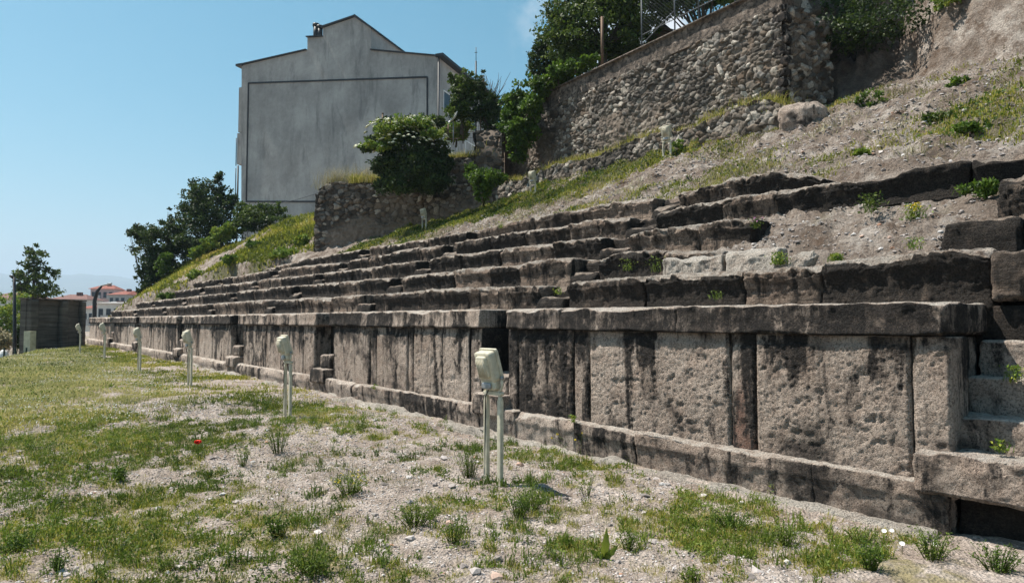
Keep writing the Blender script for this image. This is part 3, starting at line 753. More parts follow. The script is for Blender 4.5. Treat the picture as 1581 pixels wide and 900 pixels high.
# big retaining wall
BA = np.array([15.42, 8.15, 0.]); ub = np.array([.112, 1, 0]); ub /= np.linalg.norm(ub); BL = 12.4
nb = np.array([-ub[1], ub[0], 0])
big = empty('retaining_wall', (15.6, 14, 6.4), 'tall rubble stone retaining wall with plain rendered top band under the trees', 'stone wall')
def plast(a, h): 
    S = np.stack([a*.5, h*.7, 0*a], -1)
    return sstep(.12, .45, fbm(S, 4, 81))*.62*(h < 2.2)
m_ = MB(); rubble_sheet(m_, BA, ub, BL, 6.2, 9.28, .118, .022, .065, 5, plast, nrm=nb)
ret = np.array([ub[1], -ub[0], 0])
rubble_sheet(m_, BA, ret, 1.9, 6.4, 9.28, .14, .026, .11, 15, nrm=-ub)
core_prism(m_, BA, ub, BL, 6.2, 9.27, .5, nrm=nb)
core_prism(m_, BA, ret, 1.9, 6.2, 9.27, .5, nrm=-ub)
m_.build('stone_face', M['rubble'], big)
m_ = MB()
a_ = BA+ub*0
capT = 9.78
L2 = BL-.9
for s0, s1 in ((0, L2),):
    n_s = int((s1-s0)/.05); aa = np.linspace(s0, s1, n_s+1); hh = np.linspace(9.24, capT, 14)
    A, Hh = np.meshgrid(aa, hh, indexing='ij'); S = np.stack([A.ravel(), Hh.ravel(), 0*A.ravel()], -1)
    out = .05+.02*fbm(S*3, 4, 91)-.03*np.maximum(0, fbm(S*4, 3, 92)-.3)
    V = BA+ub*A.reshape(-1, 1)+_Z*Hh.reshape(-1, 1)+nb*out[:, None]
    kk = np.arange(A.size).reshape(A.shape); q = np.stack([kk[:-1, :-1], kk[1:, :-1], kk[1:, 1:], kk[:-1, 1:]], -1).reshape(-1, 4)
    m_.add(V, q)
    obox(m_, BA+ub*(s0+s1)/2-nb*.2+_Z*(9.24+capT)/2, ub*(s1-s0)/2, nb*.22, _Z*((capT-9.24)/2-.003))
m_.build('rendered_band', M['capping'], big)
m_ = MB(); obox(m_, BA+ub*L2/2-nb*.16+_Z*(capT+.028), ub*(L2/2+.03), nb*.30, _Z*.025)
m_.build('coping', M['capping'], big)
# quoin stones at the corner
for i in range(11):
    w = random.uniform(.22, .48)
    zq = 6.45+i*.265
    m_ = MB(); c0 = BA+ub*.0
    hq = random.uniform(.16, .25); block(m_, (random.uniform(-.02, .05), random.uniform(-.02, .05), 0), (.3, w, hq), .025, r=.05, amp=.035, freq=5, seed=700+i, stain=.62)
    V = m_.V[0]; V2 = BA+ub*(V[:, 1:2]-.09)+ret*(V[:, 0:1]-.10)+_Z*(V[:, 2:3]+zq); m_.V[0] = V2
    m_.build('quoin_stone', M['stone'], big)
# low terrace wall in front
LA = np.array([14.62, 7.6, 0.]); LL = 12.6; ul = np.array([.085, 1, 0]); ul /= np.linalg.norm(ul); nl = np.array([-ul[1], ul[0], 0])
lowt = lambda a: 6.72+.06*np.sin(a*1.7)+np.interp(a, [0, .5, 1.5, 4, 12.6], [-.3, .02, .05, .0, -.05])
m_ = MB(); rubble_sheet(m_, LA, ul, LL, lambda a: 5.5+0*a, lowt, .145, .024, .06, 25, None, 1.35, .05, nrm=nl)
core_prism(m_, LA, ul, LL, 5.4, lambda a: lowt(a)-.05, .35, nrm=nl)
tag(m_.build('terrace_wall', M['rubble']), 'low dry rubble terrace wall at the foot of the tall retaining wall', 'stone wall')
m_ = MB(); gu = np.linspace(0, 1, 160); gv = np.linspace(0, 1, 14)
gu = .085+.915*gu; U, Vv = np.meshgrid(gu, gv, indexing='ij')
Pa = LA+ul*(U.ravel()[:, None]*LL)-nl*.12; Pb = BA+ub*((U.ravel()[:, None]*LL)-.55)-nb*.05
Vt = Pa*(1-Vv.ravel()[:, None])+Pb*Vv.ravel()[:, None]
Vt[:, 2] = (lowt(U.ravel()*LL)-.03)*(1-Vv.ravel())+6.98*Vv.ravel()+.04*fbm(Vt*2.5, 3, 3)
kk = np.arange(U.size).reshape(U.shape); q = np.stack([kk[:-1, :-1], kk[1:, :-1], kk[1:, 1:], kk[:-1, 1:]], -1).reshape(-1, 4)
m_.__init__(); m_.add(Vt, q[:, ::-1], green=.75, dark=0.)
struct(m_.build('terrace_ledge', M['soil']), 'narrow grassy ledge between the two retaining walls')
# garden terrace behind the big wall and the wall up behind the bluff
m_ = MB(); gx = [BA+ub*.3-nb*.3, BA+ub*BL-nb*.3, np.array([30, 22, 0]), np.array([30, 8.3, 0])]
V = np.array([p*[1, 1, 0]+_Z*6.5 for p in gx]+[p*[1, 1, 0]+_Z*9.3 for p in gx]); m_.add(V, BOXF, green=.8, dark=0.)
struct(m_.build('upper_garden', M['soil'], smooth=False), 'raised garden terrace behind the tall wall')
m_ = MB(); RA = np.array([16.7, 9.0, 0.]); ur = np.array([.9, -.43, 0]); ur /= np.linalg.norm(ur); nr = np.array([-ur[1]*-1, 0, 0]); nr = np.array([ur[1], -ur[0], 0])
rubble_sheet(m_, RA, ur, 7.0, 7.5, 12.2, .2, .05, .07, 35, nrm=nr); core_prism(m_, RA, ur, 7.0, 7.5, 12.2, .5, nrm=nr)
tag(m_.build('rear_wall', M['rubble']), 'shaded rubble wall behind the dark bushes above the bluff', 'stone wall')
# fallen masonry lump at the end of the low wall
m_ = MB(); c = atX(1240, 178, 14.6)
block(m_, c+[-.35, -.35, -.5], c+[.45, .5, .22], .03, r=.2, amp=.11, freq=2.2, seed=731, stain=.35)
tag(m_.build('masonry_boulder', M['stone']), 'lumpy boulder of old masonry at the near end of the low terrace wall', 'boulder')

# ruined cross wall on the left
RU_A = np.array([11.15, 25.3, 0.]); RU_B = np.array([15.9, 19.4, 0.]); ru = RU_B-RU_A; RUL = np.linalg.norm(ru); ru /= RUL
nru = np.array([ru[1], -ru[0], 0]); nru = -nru if nru@_H > 0 else nru
ruin = empty('ruined_wall', (13.3, 22.5, 4.7), 'ruined rubble wall crossing below the grey gable building, grass on top', 'ruined wall')
def rut(a): return np.interp(a/RUL, [0, .02, .08, .3, .42, .50, .62, .68, .86, .88, 1.], [6.35, 6.75, 7.0, 7.0, 6.95, 7.25, 7.75, 7.8, 7.85, 8.45, 8.6])
def rpl(a, h):
    S = np.stack([a*.6, h*.8, 0*a], -1); return sstep(1.35, .9, h+.4*fbm(S, 3, 84))*sstep(0, 1., a)*.85+sstep(.32, .4, a/RUL)*sstep(.56, .5, a/RUL)*.5
m_ = MB(); rubble_sheet(m_, RU_A, ru, RUL, lambda a: np.interp(a, [0, RUL], [3.9, 5.0]), rut, .15, .026, .10, 45, rpl, 1.4, .07, nrm=nru)
rubble_sheet(m_, RU_A, -nru, 1.6, 3.9, lambda a: 6.6+.15*a, .16, .04, .06, 46, None, 1.4, .05, nrm=-ru)
core_prism(m_, RU_A, ru, RUL, 3.8, lambda a: rut(a)-.06, .9, nrm=nru)
m_.build('stone_face', M['rubble'], ruin)
# buttress-like lump dividing the ruin
pc = RU_A+ru*(RUL*.86)
m_ = MB(); rubble_sheet(m_, pc+nru*.12, ru, 1.0, 6.6, 8.75, .19, .03, .07, 49, nrm=nru); rubble_sheet(m_, pc+nru*.12, -nru, .7, 6.6, 8.75, .19, .04, .06, 50, nrm=-ru)
core_prism(m_, pc+nru*.12+ru*.06, ru, .9, 6.6, 8.74, .7, nrm=nru); tag(m_.build('stone_pillar', M['rubble']), 'square rubble pillar at the ivy covered corner above the ruined wall', 'stone pillar')
# terrace behind the ruin
m_ = MB()
tp = [RU_A-nru*.6+ru*.2, RU_B-nru*.6-ru*.3, np.array([24, 20.5, 0]), np.array([30, 40, 0]), np.array([15, 34, 0])]
N_ = 40
A1 = np.linspace(0, 1, N_)
q0 = tp[0]; q1 = tp[1]; q2 = np.array([30, 24, 0]); q3 = np.array([24, 42, 0])
U, Vv = np.meshgrid(A1, A1, indexing='ij'); U = U.ravel()[:, None]; Vv = Vv.ravel()[:, None]
Vt = (q0*(1-U)+q1*U)*(1-Vv)+(q3*(1-U)+q2*U)*Vv
Vt[:, 2] = np.interp(U[:, 0]*RUL, np.linspace(0, RUL, 40), rut(np.linspace(0, RUL, 40))-.12)*(1-sstep(0, .1, Vv[:, 0]))+7.0*sstep(0, .1, Vv[:, 0])+.06*fbm(Vt*1.3, 3, 4)
kk = np.arange(N_*N_).reshape(N_, N_); q = np.stack([kk[:-1, :-1], kk[1:, :-1], kk[1:, 1:], kk[:-1, 1:]], -1).reshape(-1, 4)
m_.add(Vt, q, green=.8, dark=0.); struct(m_.build('garden_terrace', M['soil']), 'grassy terrace behind the ruined wall')
EXPO=.93
HAZE=.00028
# ------------------------------------------------------------------ floodlights on twin posts
def rbox(mb, c, ax, ay, az, r=.15, n=5, **kw):
    """softly rounded oriented box"""
    I, Q = lattice(n, n, n); P = I/n*2-1.0
    q = np.clip(P, -1+r, 1-r); d = P-q; L = np.linalg.norm(d, axis=1, keepdims=True); L[L == 0] = 1
    P = q+d/L*r*np.minimum(1, np.linalg.norm(d, axis=1, keepdims=True)/r*1.0)
    c, ax, ay, az = [np.array(v, float) for v in (c, ax, ay, az)]
    V = c+P[:, :1]*ax+P[:, 1:2]*ay+P[:, 2:3]*az
    mb.add(V, Q, **kw); return mb
def floodlight(post, label, headscale=1.):
    t = empty('floodlight', (0, 0, 0), label, 'floodlight', 'floodlights on twin posts')
    z0 = post
    for s in (-1, 1):
        m = MB(); rbox(m, (0, s*.105, z0/2-.04), (.022, 0, 0), (0, .026, 0), (0, 0, z0/2+.04), .3, 4)
        m.build('post', M['cream'], t, False)
    m = MB(); rbox(m, (0, 0, z0+.012), (.03, 0, 0), (0, .135, 0), (0, 0, .018), .2, 4); m.build('crossbar', M['cream'], t, False)
    tl = math.radians(17); ux = np.array([math.cos(tl), 0, math.sin(tl)]); uz = np.array([-math.sin(tl), 0, math.cos(tl)]); uy = np.array([0, 1., 0])
    m = MB(); tube(m, [(-.02, -.15, z0+.18), (-.012, -.147, z0+.08), (-.008, -.11, z0+.035), (-.005, .0, z0+.03), (-.008, .11, z0+.035), (-.012, .147, z0+.08), (-.02, .15, z0+.18)], .013, 6)
    m.build('bracket', M['cream'], t)
    m = MB(); rbox(m, (-.03, 0, z0+.10), (.04, 0, 0), (0, .105, 0), (0, 0, .055), .35, 6); g = m.build('gear_box', M['cream'], t)
    m = MB(); rbox(m, (-.088, .0, z0+.085), (.006, 0, 0), (0, .07, 0), (0, 0, .03), .3, 4); m.build('cover_plate', M['greymetal'], g)
    for s in (-1, 1):
        m = MB(); tube(m, [(-.02, s*.14, z0+.165), (-.02, s*.165, z0+.165)], .018, 8); m.build('bolt', M['greymetal'], t)
    m = MB(); tube(m, [(-.04, .02, z0+.05), (-.075, .03, z0-.02), (-.03, .09, z0-.06), (-.022, .105, z0*.4), (-.022, .105, .02)], .006, 5); m.build('cable', M['darkmetal'], t)
    c = np.array([-.06, 0, z0+.275])
    m = MB(); rbox(m, c-ux*.012, ux*.045, uy*.118, uz*.148, .2, 8); rbox(m, c-ux*.05+uz*.01, ux*.034, uy*.075, uz*.105, .3, 7)
    for k in range(5): obox(m, c-ux*.085+uy*(-.05+.025*k), ux*.018, uy*.003, uz*.09)
    h = m.build('housing', M['cream'], t)
    m = MB()
    for a, b in ((uy*.13, uz*.011), (uy*.011, uz*.16)):
        for s in (-1, 1):
            off = uz*s*.152 if a[1] > .1 else uy*s*.122
            rbox(m, c+ux*.036+off, ux*.016, a, b, .3, 3)
    m.build('rim', M['cream'], h, False)
    m = MB(); rbox(m, c+ux*.038, ux*.006, uy*.122, uz*.152, .1, 3); m.build('glass', M['lampglass'], h, False)
    return t
def copy_tree(o, parent=None):
    c = o.copy(); COL.objects.link(c); c.parent = parent
    for ch in list(o.children): copy_tree(ch, c)
    return c
LX = 4.1
lab = ['cream floodlight on twin posts closest to the camera, biggest of all', 'cream floodlight on twin posts in gravel, second nearest, with dark shadow at its foot',
       'cream floodlight on twin posts, third nearest in the line beside the podium wall', 'cream floodlight on twin posts, third from the far end of the ground line',
       'cream floodlight on twin posts, second from the far end of the ground line', 'cream floodlight on twin posts by the dark concrete wall, farthest of the ground line']
proto = floodlight(.86, lab[0])
for i, px in enumerate([762, 446, 295, 217, 163, 125]):
    o = proto if i == 0 else copy_tree(proto)
    Y = YX(px, LX); o.location = (LX, Y, float(gz([LX], [Y])[0])-.02); o['label'] = lab[i]
    s = [1, .97, .93, .92, .95, .93][i]; o.scale = (s, s, s); o.rotation_euler = (0, 0, random.uniform(-.06, .06))
lab2 = ['small floodlight on short posts at the left end of the slope below the ruined wall', 'small floodlight on short posts against the low terrace wall, middle of the slope', 'small floodlight on short posts beside the low terrace wall, nearest on the slope']
proto2 = floodlight(.36, lab2[0])
def onhill(px, py, near=5, far=60):
    d = ray(px, py); t = np.linspace(near, far, 3000); Pp = EYE+d*t[:, None]
    hgt = hz(Pp[:, 0], Pp[:, 1], False); ok = (Pp[:, 2] < hgt) & (Pp[:, 0] > 6.9)
    k = np.argmax(ok) if ok.any() else len(t)-1
    return np.array([Pp[k, 0], Pp[k, 1], float(hz(Pp[k:k+1, 0], Pp[k:k+1, 1])[0])])
for i, (px, py, s) in enumerate([(655, 354, .9), (823, 300, .9), (1030, 242, .95)]):
    o = proto2 if i == 0 else copy_tree(proto2)
    o.location = [float(v) for v in onhill(px, py)]; o['label'] = lab2[i]; o.scale = (s, s, s); o.rotation_euler = (0, 0, .2)

# ------------------------------------------------------------------ grey gable building
GA = atD(375, 310, 62); GB = atD(677, 310, 55); gd = (GB-GA)*[1, 1, 0]; gd /= np.linalg.norm(gd); gn = np.array([gd[1], -gd[0], 0]); gn = gn if gn@_H > 0 else -gn
def bp(px, py):
    d = ray(px, py); t = ((GA-EYE)@gn)/(d@gn); return EYE+d*t
def prism(mb, poly, ext, **kw):
    p = np.array(poly); n_ = len(p); V = np.concatenate([p, p+ext]); k = np.arange(n_)
    mb.add(V, [np.stack([k, (k+1) % n_, (k+1) % n_+n_, k+n_], -1), k[None, ::-1], (k+n_)[None]], **kw)
bld = empty('gable_building', (GA[0], GA[1], 5), 'big grey rendered gable end of an apartment building rising above the ruins', 'building')
def low(p, z=3.0): return np.array([p[0], p[1], z])
a_, b_ = bp(375, 310), bp(677, 300)
m = MB(); prism(m, [low(a_), bp(373, 101.5), bp(474.7, 78), bp(573, 77.7), bp(676.4, 87), low(b_)], gn*13); m.build('wall', M['gable'], bld, False)
m = MB(); prism(m, [bp(474.7, 90), bp(474.7, 58.7), bp(498.5, 57.4), bp(498.5, 44), bp(548, 27), bp(573, 44), bp(573, 90)], gn*9)
m.V[0] = m.V[0]-gn*.006; m.build('attic_gable', M['gable'], bld, False)
def strip(mb, p, q, w, outw, d=.12, **kw):
    p, q = np.array(p), np.array(q); u = q-p; L = np.linalg.norm(u); u /= L; s = np.cross(u, gn)
    obox(mb, (p+q)/2-gn*outw, u*L/2, s*w/2, gn*d, **kw)
m = MB()
for p, q in [((370, 101), (474, 77.5)), ((573, 77.5), (679, 87)), ((497, 43.5), (548.5, 26)), ((547.5, 26), (575, 45)), ((474, 57.8), (499, 56.6))]: strip(m, bp(*p), bp(*q), .09, .0, .2)
tpk, tre = bp(548, 26.2), bp(575, 45)
obox(m, (tpk+tre)/2+gn*4.6+_Z*.08, (tre-tpk)*.54, gn*4.7, _Z*.07)
tl_ = bp(498, 43); obox(m, (tpk+tl_)/2+gn*4.6+_Z*.08, (tpk-tl_)*.52, gn*4.7, _Z*.07)
rr_ = bp(677, 86.5); obox(m, rr_+gn*6.7+gd*.15, gd*.35, gn*6.9, _Z*.12)
ll_ = bp(372, 101); obox(m, ll_+gn*6.7-gd*.1, gd*.35, gn*6.9, _Z*.10)
m.build('roof_edge', M['darkmetal'], bld, False)
m = MB(); strip(m, bp(384, 129), bp(660, 119.5), .13, .03, .05); strip(m, bp(384, 129), bp(380.5, 311), .10, .03, .045); strip(m, bp(660, 119.5), bp(660, 210), .12, .03, .045); strip(m, bp(380, 311.5), bp(500, 311.5), .14, .03, .05)
m.build('cladding_joint', M['darkmetal'], bld, False)
for px in (481.5, 487.5):
    m = MB(); base_ = bp(px, 60)+gn*.6; top_ = bp(px, 36 if px < 485 else 39)+gn*.6; base_[:2] = top_[:2]
    tube(m, [base_, top_], .24, 12); tube(m, [top_-_Z*.05, top_+_Z*.16], .31, 12); m.build('chimney', M['darkmetal'], bld)
m = MB(); q_ = bp(438, 85)+gn*1; tube(m, [q_-_Z*.5, q_+_Z*.12], .33, 10); m.build('roof_vent', M['rust'], bld)
m = MB(); pA = bp(677, 90)+gd*.06-gn*.08; pB = low(bp(677, 90), 5)+gd*.06-gn*.08; tube(m, [pA, pB], .08, 8); m.build('downpipe', M['darkmetal'], bld)
m = MB()
lft = bp(373, 101)
for z0, z1, wd in ((19.2, 23.4, .45), (16.2, 19.1, .55)):
    obox(m, np.array([lft[0], lft[1], 0])-gd*wd/2*1.0+gn*2.0+_Z*(z0+z1)/2, gd*wd/2, gn*1.8, _Z*(z1-z0)/2)
m.build('balcony_side', M['gable'], bld, False)
m = MB(); 
for z in (13.2, 16.0): tube(m, [np.array([lft[0], lft[1], z])-gd*.45, np.array([lft[0], lft[1], z+2.6])-gd*.45], .04, 6)
tube(m, [np.array([lft[0], lft[1], 6])-gd*.2, np.array([lft[0], lft[1], 16])-gd*.2], .08, 6)
m.build('balcony_rail', M['darkmetal'], bld)
cB = low(bp(676.4, 87), 0)
for z in (20.0, 16.9, 13.8, 10.7):
    for u0, u1 in ((1.0, 3.6), (5.4, 8.0)):
        m = MB(); c = cB+gn*(u0+u1)/2+_Z*z; obox(m, c, gd*.02, gn*(u1-u0)/2, _Z*.85); wv = m.build('window', M['window'], bld, False)
        m = MB()
        for dz in (-.88, .88): obox(m, c+_Z*dz, gd*.05, gn*((u1-u0)/2+.06), _Z*.05)
        for du in (-(u1-u0)/2, 0, (u1-u0)/2): obox(m, c+gn*du, gd*.045, gn*.045, _Z*.83)
        m.build('window_frame', M['white'], wv, False)
m = MB(); tb = bp(712, 125)+gn*3; tt = bp(712.5, 52)+gn*3; tt[:2] = tb[:2]; tube(m, [tb-_Z*4, tb, tt-_Z*1.2], .07, 6); tube(m, [tt-_Z*1.2, tt], .03, 5)
tube(m, [tt-_Z*.45-gd*.12, tt-_Z*.45+gd*.12], .03, 5)
tag(m.build('antenna_mast', M['darkmetal']), 'thin antenna mast rising above the small trees right of the gable building', 'antenna mast')

# ------------------------------------------------------------------ foliage
def crown(mb, ells, n, size, seed, lump=.22, per=30, aspect=.6, shell=.55, D=None, updark=None):
    rg = np.random.default_rng(seed)
    vol = np.array([max(1e-6, e[1][0]*e[1][1]*e[1][2])**(2/3.) for e in ells]); vol /= vol.sum()
    for (c, r), v in zip(ells, vol):
        c = np.array(c, float); r = np.array(r, float)
        nc = max(3, int(n*v/per))
        d = unit(nc, rg); rad = (shell+(1-shell)*rg.random(nc)**.6)*(1+.22*rg.normal(size=nc)*.7)
        cc = c+d*r*rad[:, None]
        keep = fbm(cc*(1.1/max(.3, r.mean()))+seed, 2, seed) > -.42
        cc = cc[keep]; nc = len(cc)
        if nc == 0: continue
        lr = lump*r.mean()*(.5+rg.random(nc))
        k = np.repeat(np.arange(nc), per)
        off = unit(len(k), rg)*(rg.random(len(k))**.5)[:, None]*lr[k][:, None]*np.array([1.15, 1.15, .7])
        cr_ = rg.random(nc); rn = np.clip(cr_[k]*.55+rg.random(len(k))*.5, 0, 1)
        leaves(mb, cc[k]+off, size*(.6+.8*rg.random(len(k))), aspect, .25, rg, rnd=rn)
def limbs(mb, base, ells, rad, seed):
    rs = random.Random(seed); base = np.array(base, float)
    big_ = max(ells, key=lambda e: e[1][0]*e[1][2]); top_ = np.array(big_[0])
    fork = base+(top_-base)*.45; tube(mb, [base-_Z*.2, base+(fork-base)*.5+np.array([.06, .04, 0]), fork, top_], [rad, rad*.8, rad*.62, rad*.25], 8)
    for c, r in ells:
        c = np.array(c, float)
        for q in range(4):
            e = c+np.array([rs.uniform(-.7, .7)*r[0], rs.uniform(-.7, .7)*r[1], rs.uniform(-.2, .75)*r[2]])
            md = (fork+e)/2+np.array([rs.uniform(-.15, .15) for _ in range(3)]); tube(mb, [fork, md, e], [rad*.4, rad*.22, rad*.06], 5)
def ell(px, py, rx, ry, D, dd=None):
    c = atD(px, py, D); s = D/F_PX; return (c, (rx*s, (dd if dd else rx)*s, ry*s))
def plant(name, label, cat, base, ells, mat, n, size, seed, rad=.08, group=None, wood='trunk', crownname='crown', **kw):
    t = empty(name, base, label, cat, group)
    m = MB(); crown(m, ells, n, size, seed, **kw); m.build(crownname, M[mat], t, False)
    m = MB(); limbs(m, base, ells, rad, seed); m.build(wood, M['bark'], t)
    return t
# tree over the big wall
D0 = 25.
e = [ell(925, 45, 85, 52, D0), ell(872, 52, 38, 38, D0), ell(880, 12, 40, 30, D0), ell(955, 5, 60, 40, D0), ell(900, 88, 55, 26, D0+.6), ell(1000, 15, 48, 26, D0), ell(965, 70, 45, 26, D0+.5), ell(940, -55, 120, 60, D0)]
b0 = atD(925, 90, D0); b0[2] = 9.3
plant('broadleaf_tree', 'large dark leafy tree overhanging the left half of the tall wall', 'tree', b0, e, 'midleaf', 42000, .125, 1, .22, lump=.20, shell=.35)
e = [ell(1075, 2, 42, 17, 24), ell(1120, -6, 30, 16, 23.5), ell(1035, -18, 45, 22, 24), ell(1040, 12, 22, 14, 24), ell(1080, -60, 80, 50, 24), ell(1012, 45, 12, 10, 24.5)]
b0 = atD(1095, 40, 24.4); b0[2] = 9.3
plant('broadleaf_tree', 'tree with sparse hanging branches at the top edge behind the wire fence', 'tree', b0, e, 'midleaf', 11000, .125, 2, .14, lump=.24, shell=.3)
e = [ell(832, 95, 16, 28, 27), ell(850, 88, 22, 34, 27.3), ell(836, 70, 10, 14, 27)]
b0 = atD(842, 120, 27); b0[2] = 9.0
plant('juniper_tree', 'small dark upright juniper at the left edge of the big tree', 'tree', b0, e, 'dkleaf', 8000, .10, 3, .1, lump=.22)
e = [ell(714, 138, 19, 26, 26.2), ell(707, 168, 18, 22, 26), ell(702, 122, 10, 10, 26.2)]
b0 = atD(712, 200, 26); plant('small_tree', 'small round crowned tree left of two dark shrubs, beneath the antenna mast', 'tree', b0, e, 'midleaf', 6500, .11, 4, .06, lump=.25, shell=.35)
e = [ell(742, 132, 13, 22, 26.3), ell(738, 165, 19, 26, 26.2), ell(757, 172, 18, 28, 26.2), ell(768, 198, 14, 36, 26), ell(765, 228, 13, 24, 25.8), ell(746, 116, 7, 10, 26.3)]
b0 = atD(750, 215, 26); plant('small_tree', 'slim dark tree between the small round tree and the hanging ivy', 'tree', b0, e, 'dkleaf', 12000, .10, 5, .06, lump=.25)
m = MB(); rg = np.random.default_rng(6); tb = atD(758, 160, 26.3)
t = empty('bare_shrub', tb, 'thin bare twigs sticking up between the slim dark tree and the ivy', 'shrub')
for q in range(34):
    p0 = tb+rg.normal(size=3)*[.1, .1, .05]; d = rg.normal(size=3)*[.32, .32, .12]+[0, 0, 1.0]; p1 = p0+d*rg.uniform(.5, 1.15); tube(m, [p0, (p0+p1)/2+rg.normal(size=3)*.05, p1], [.018, .012, .005], 4)
m.build('twigs', M['bark'], t)
# ivy
e = [ell(800, 158, 22, 24, 24.4), ell(790, 195, 18, 26, 24.2), ell(806, 205, 22, 20, 23.6), ell(797, 232, 14, 18, 24.0), ell(832, 136, 26, 16, 24.0), ell(862, 116, 22, 14, 23.4), ell(888, 104, 20, 9, 22.8), ell(910, 96, 17, 6, 22.3), ell(820, 165, 18, 16, 23.4)]
t = empty('ivy', atD(800, 200, 24), 'bright green ivy spilling over the left end of the tall wall', 'ivy')
m = MB(); crown(m, e, 30000, .105, 7, lump=.28, shell=.35, aspect=.85); m.build('foliage', M['ivy'], t, False)
m = MB(); rs = random.Random(3)
for c, r in e:
    p = np.array(c); tube(m, [p+[0, 0, -r[2]*1.1], p, p+[.1, .1, r[2]*.7]], [.03, .03, .01], 5)
m.build('stem', M['bark'], t)
# elder bush with cream flower heads
e = [ell(606, 204, 30, 17, 24.6), ell(640, 196, 24, 13, 24.7), ell(582, 222, 18, 12, 24.6), ell(562, 230, 11, 4, 24.4), ell(628, 232, 36, 26, 24.5), ell(668, 222, 20, 20, 24.7), ell(598, 254, 24, 20, 24.3), ell(646, 262, 34, 24, 24.2), ell(684, 248, 15, 22, 24.8), ell(622, 286, 30, 15, 24.0), ell(664, 285, 26, 13, 24.1), ell(592, 278, 12, 12, 24.2), ell(655, 188, 10, 7, 24.8), ell(600, 288, 20, 10, 24.1), ell(680, 275, 16, 14, 24.3)]
el = plant('elder_bush', 'large dark elder bush dotted with cream flower heads on the ruined wall', 'bush', atD(640, 250, 25.0), e, 'dkleaf', 34000, .115, 8, .035, lump=.30, shell=.5, aspect=.5, wood='stem', crownname='foliage')
m = MB(); crown(m, [ell(605, 200, 32, 10, 24.0), ell(640, 193, 30, 9, 24.2), ell(572, 226, 16, 5, 24.1), ell(660, 207, 22, 8, 24.2), ell(590, 225, 16, 12, 23.9)], 5500, .11, 81, lump=.3, shell=.2, aspect=.5); m.build('young_leaves', M['yelleaf'], el, False)
m = MB(); rg = np.random.default_rng(9)
for q in range(230):
    c, r = e[rg.choice([0, 0, 0, 1, 1, 3, 4, 4, 5, 5])]; d = unit(1, rg)[0]; d[2] = abs(d[2])*.9-.15
    if d@_H > .1: d = d-2*(d@_H)*_H
    p = np.array(c)+d*np.array(r)*1.38+_Z*.03; s = rg.uniform(.05, .11)
    k = 7; an = np.arange(k)*2*math.pi/k; nr_ = d*.5+_Z*.9; nr_ /= np.linalg.norm(nr_); u_ = np.cross(nr_, [1, .2, 0]); u_ /= np.linalg.norm(u_); v_ = np.cross(nr_, u_)
    ring = p+np.cos(an)[:, None]*u_*s+np.sin(an)[:, None]*v_*s
    V = np.concatenate([ring, [p+nr_*s*.45, p-nr_*s*.2]]); f = [[i, (i+1) % k, k] for i in range(k)]+[[(i+1) % k, i, k+1] for i in range(k)]
    m.add(V, np.array(f))
tag(m.build('flower_heads', M['umbel'], el), None, None, None, 'stuff')
e = [ell(652, 195, 24, 12, 27.5), ell(672, 190, 14, 10, 27.5), ell(635, 190, 12, 9, 27.5)]
plant('shrub', 'dark rounded shrub showing above and behind the elder bush', 'shrub', atD(652, 215, 27.5), e, 'midleaf', 7000, .10, 10, .05, wood='stem', crownname='foliage')
e = [ell(704, 205, 18, 13, 26.8), ell(690, 208, 12, 9, 26.8), ell(722, 203, 12, 12, 26.8)]
plant('shrub', 'light yellow green shrub behind the satellite dish', 'shrub', atD(704, 220, 26.8), e, 'yelleaf', 5500, .10, 11, .04, wood='stem', crownname='foliage')
e = [ell(752, 272, 24, 12, 21.6), ell(744, 290, 14, 20, 21.6), ell(768, 276, 14, 9, 21.4), ell(728, 268, 10, 16, 22)]
plant('shrub', 'bright green bush growing from the corner where the ruined wall meets the terrace wall', 'bush', onhill(745, 320), e, 'ivy', 9000, .08, 12, .05, wood='stem', crownname='foliage')
# left hill
D1 = 41.
e = [ell(325, 340, 42, 36, D1), ell(318, 305, 30, 26, D1), ell(338, 285, 9, 18, D1), ell(300, 298, 10, 14, D1), ell(352, 310, 16, 20, D1), ell(285, 330, 12, 20, D1), ell(340, 268, 3, 6, D1), ell(300, 375, 24, 22, 39.5), ell(345, 372, 24, 14, 40), ell(322, 385, 26, 14, 39)]
plant('conifer_tree', 'dark pointed bushy tree standing on the crest left of the gable building', 'tree', onhill(325, 385), e, 'dkleaf', 26000, .15, 13, .12, lump=.22, shell=.4)
e = [ell(245, 378, 34, 30, 40), ell(222, 362, 20, 14, 40), ell(262, 355, 22, 16, 40), ell(205, 360, 9, 5, 40), ell(240, 410, 24, 26, 39.5), ell(272, 392, 20, 30, 40), ell(262, 335, 4, 12, 40), ell(222, 425, 12, 16, 39.5), ell(238, 440, 18, 16, 39), ell(222, 448, 12, 14, 39), ell(268, 415, 16, 16, 39)]
plant('conifer_tree', 'very dark spreading evergreen bush at the left end of the hill', 'bush', onhill(245, 420), e, 'dkleaf', 24000, .14, 14, .12, lump=.2, shell=.4)
e = [ell(405, 328, 30, 12, 39), ell(385, 340, 22, 15, 39), ell(430, 322, 12, 8, 39), ell(375, 325, 14, 12, 40), ell(398, 348, 30, 9, 38.5), ell(430, 338, 22, 9, 38.5), ell(372, 352, 16, 10, 38.5)]
plant('shrub', 'broad mid green shrub directly below the left corner of the gable building', 'shrub', onhill(400, 352), e, 'midleaf', 11000, .13, 15, .05, wood='stem', crownname='foliage')
e = [ell(340, 362, 15, 10, 37), ell(325, 375, 12, 9, 37), ell(352, 352, 9, 7, 37)]
plant('shrub', 'light green leafy shrub in front of the pointed dark tree', 'shrub', onhill(338, 376), e, 'yelleaf', 3500, .13, 16, .04, wood='stem', crownname='foliage')
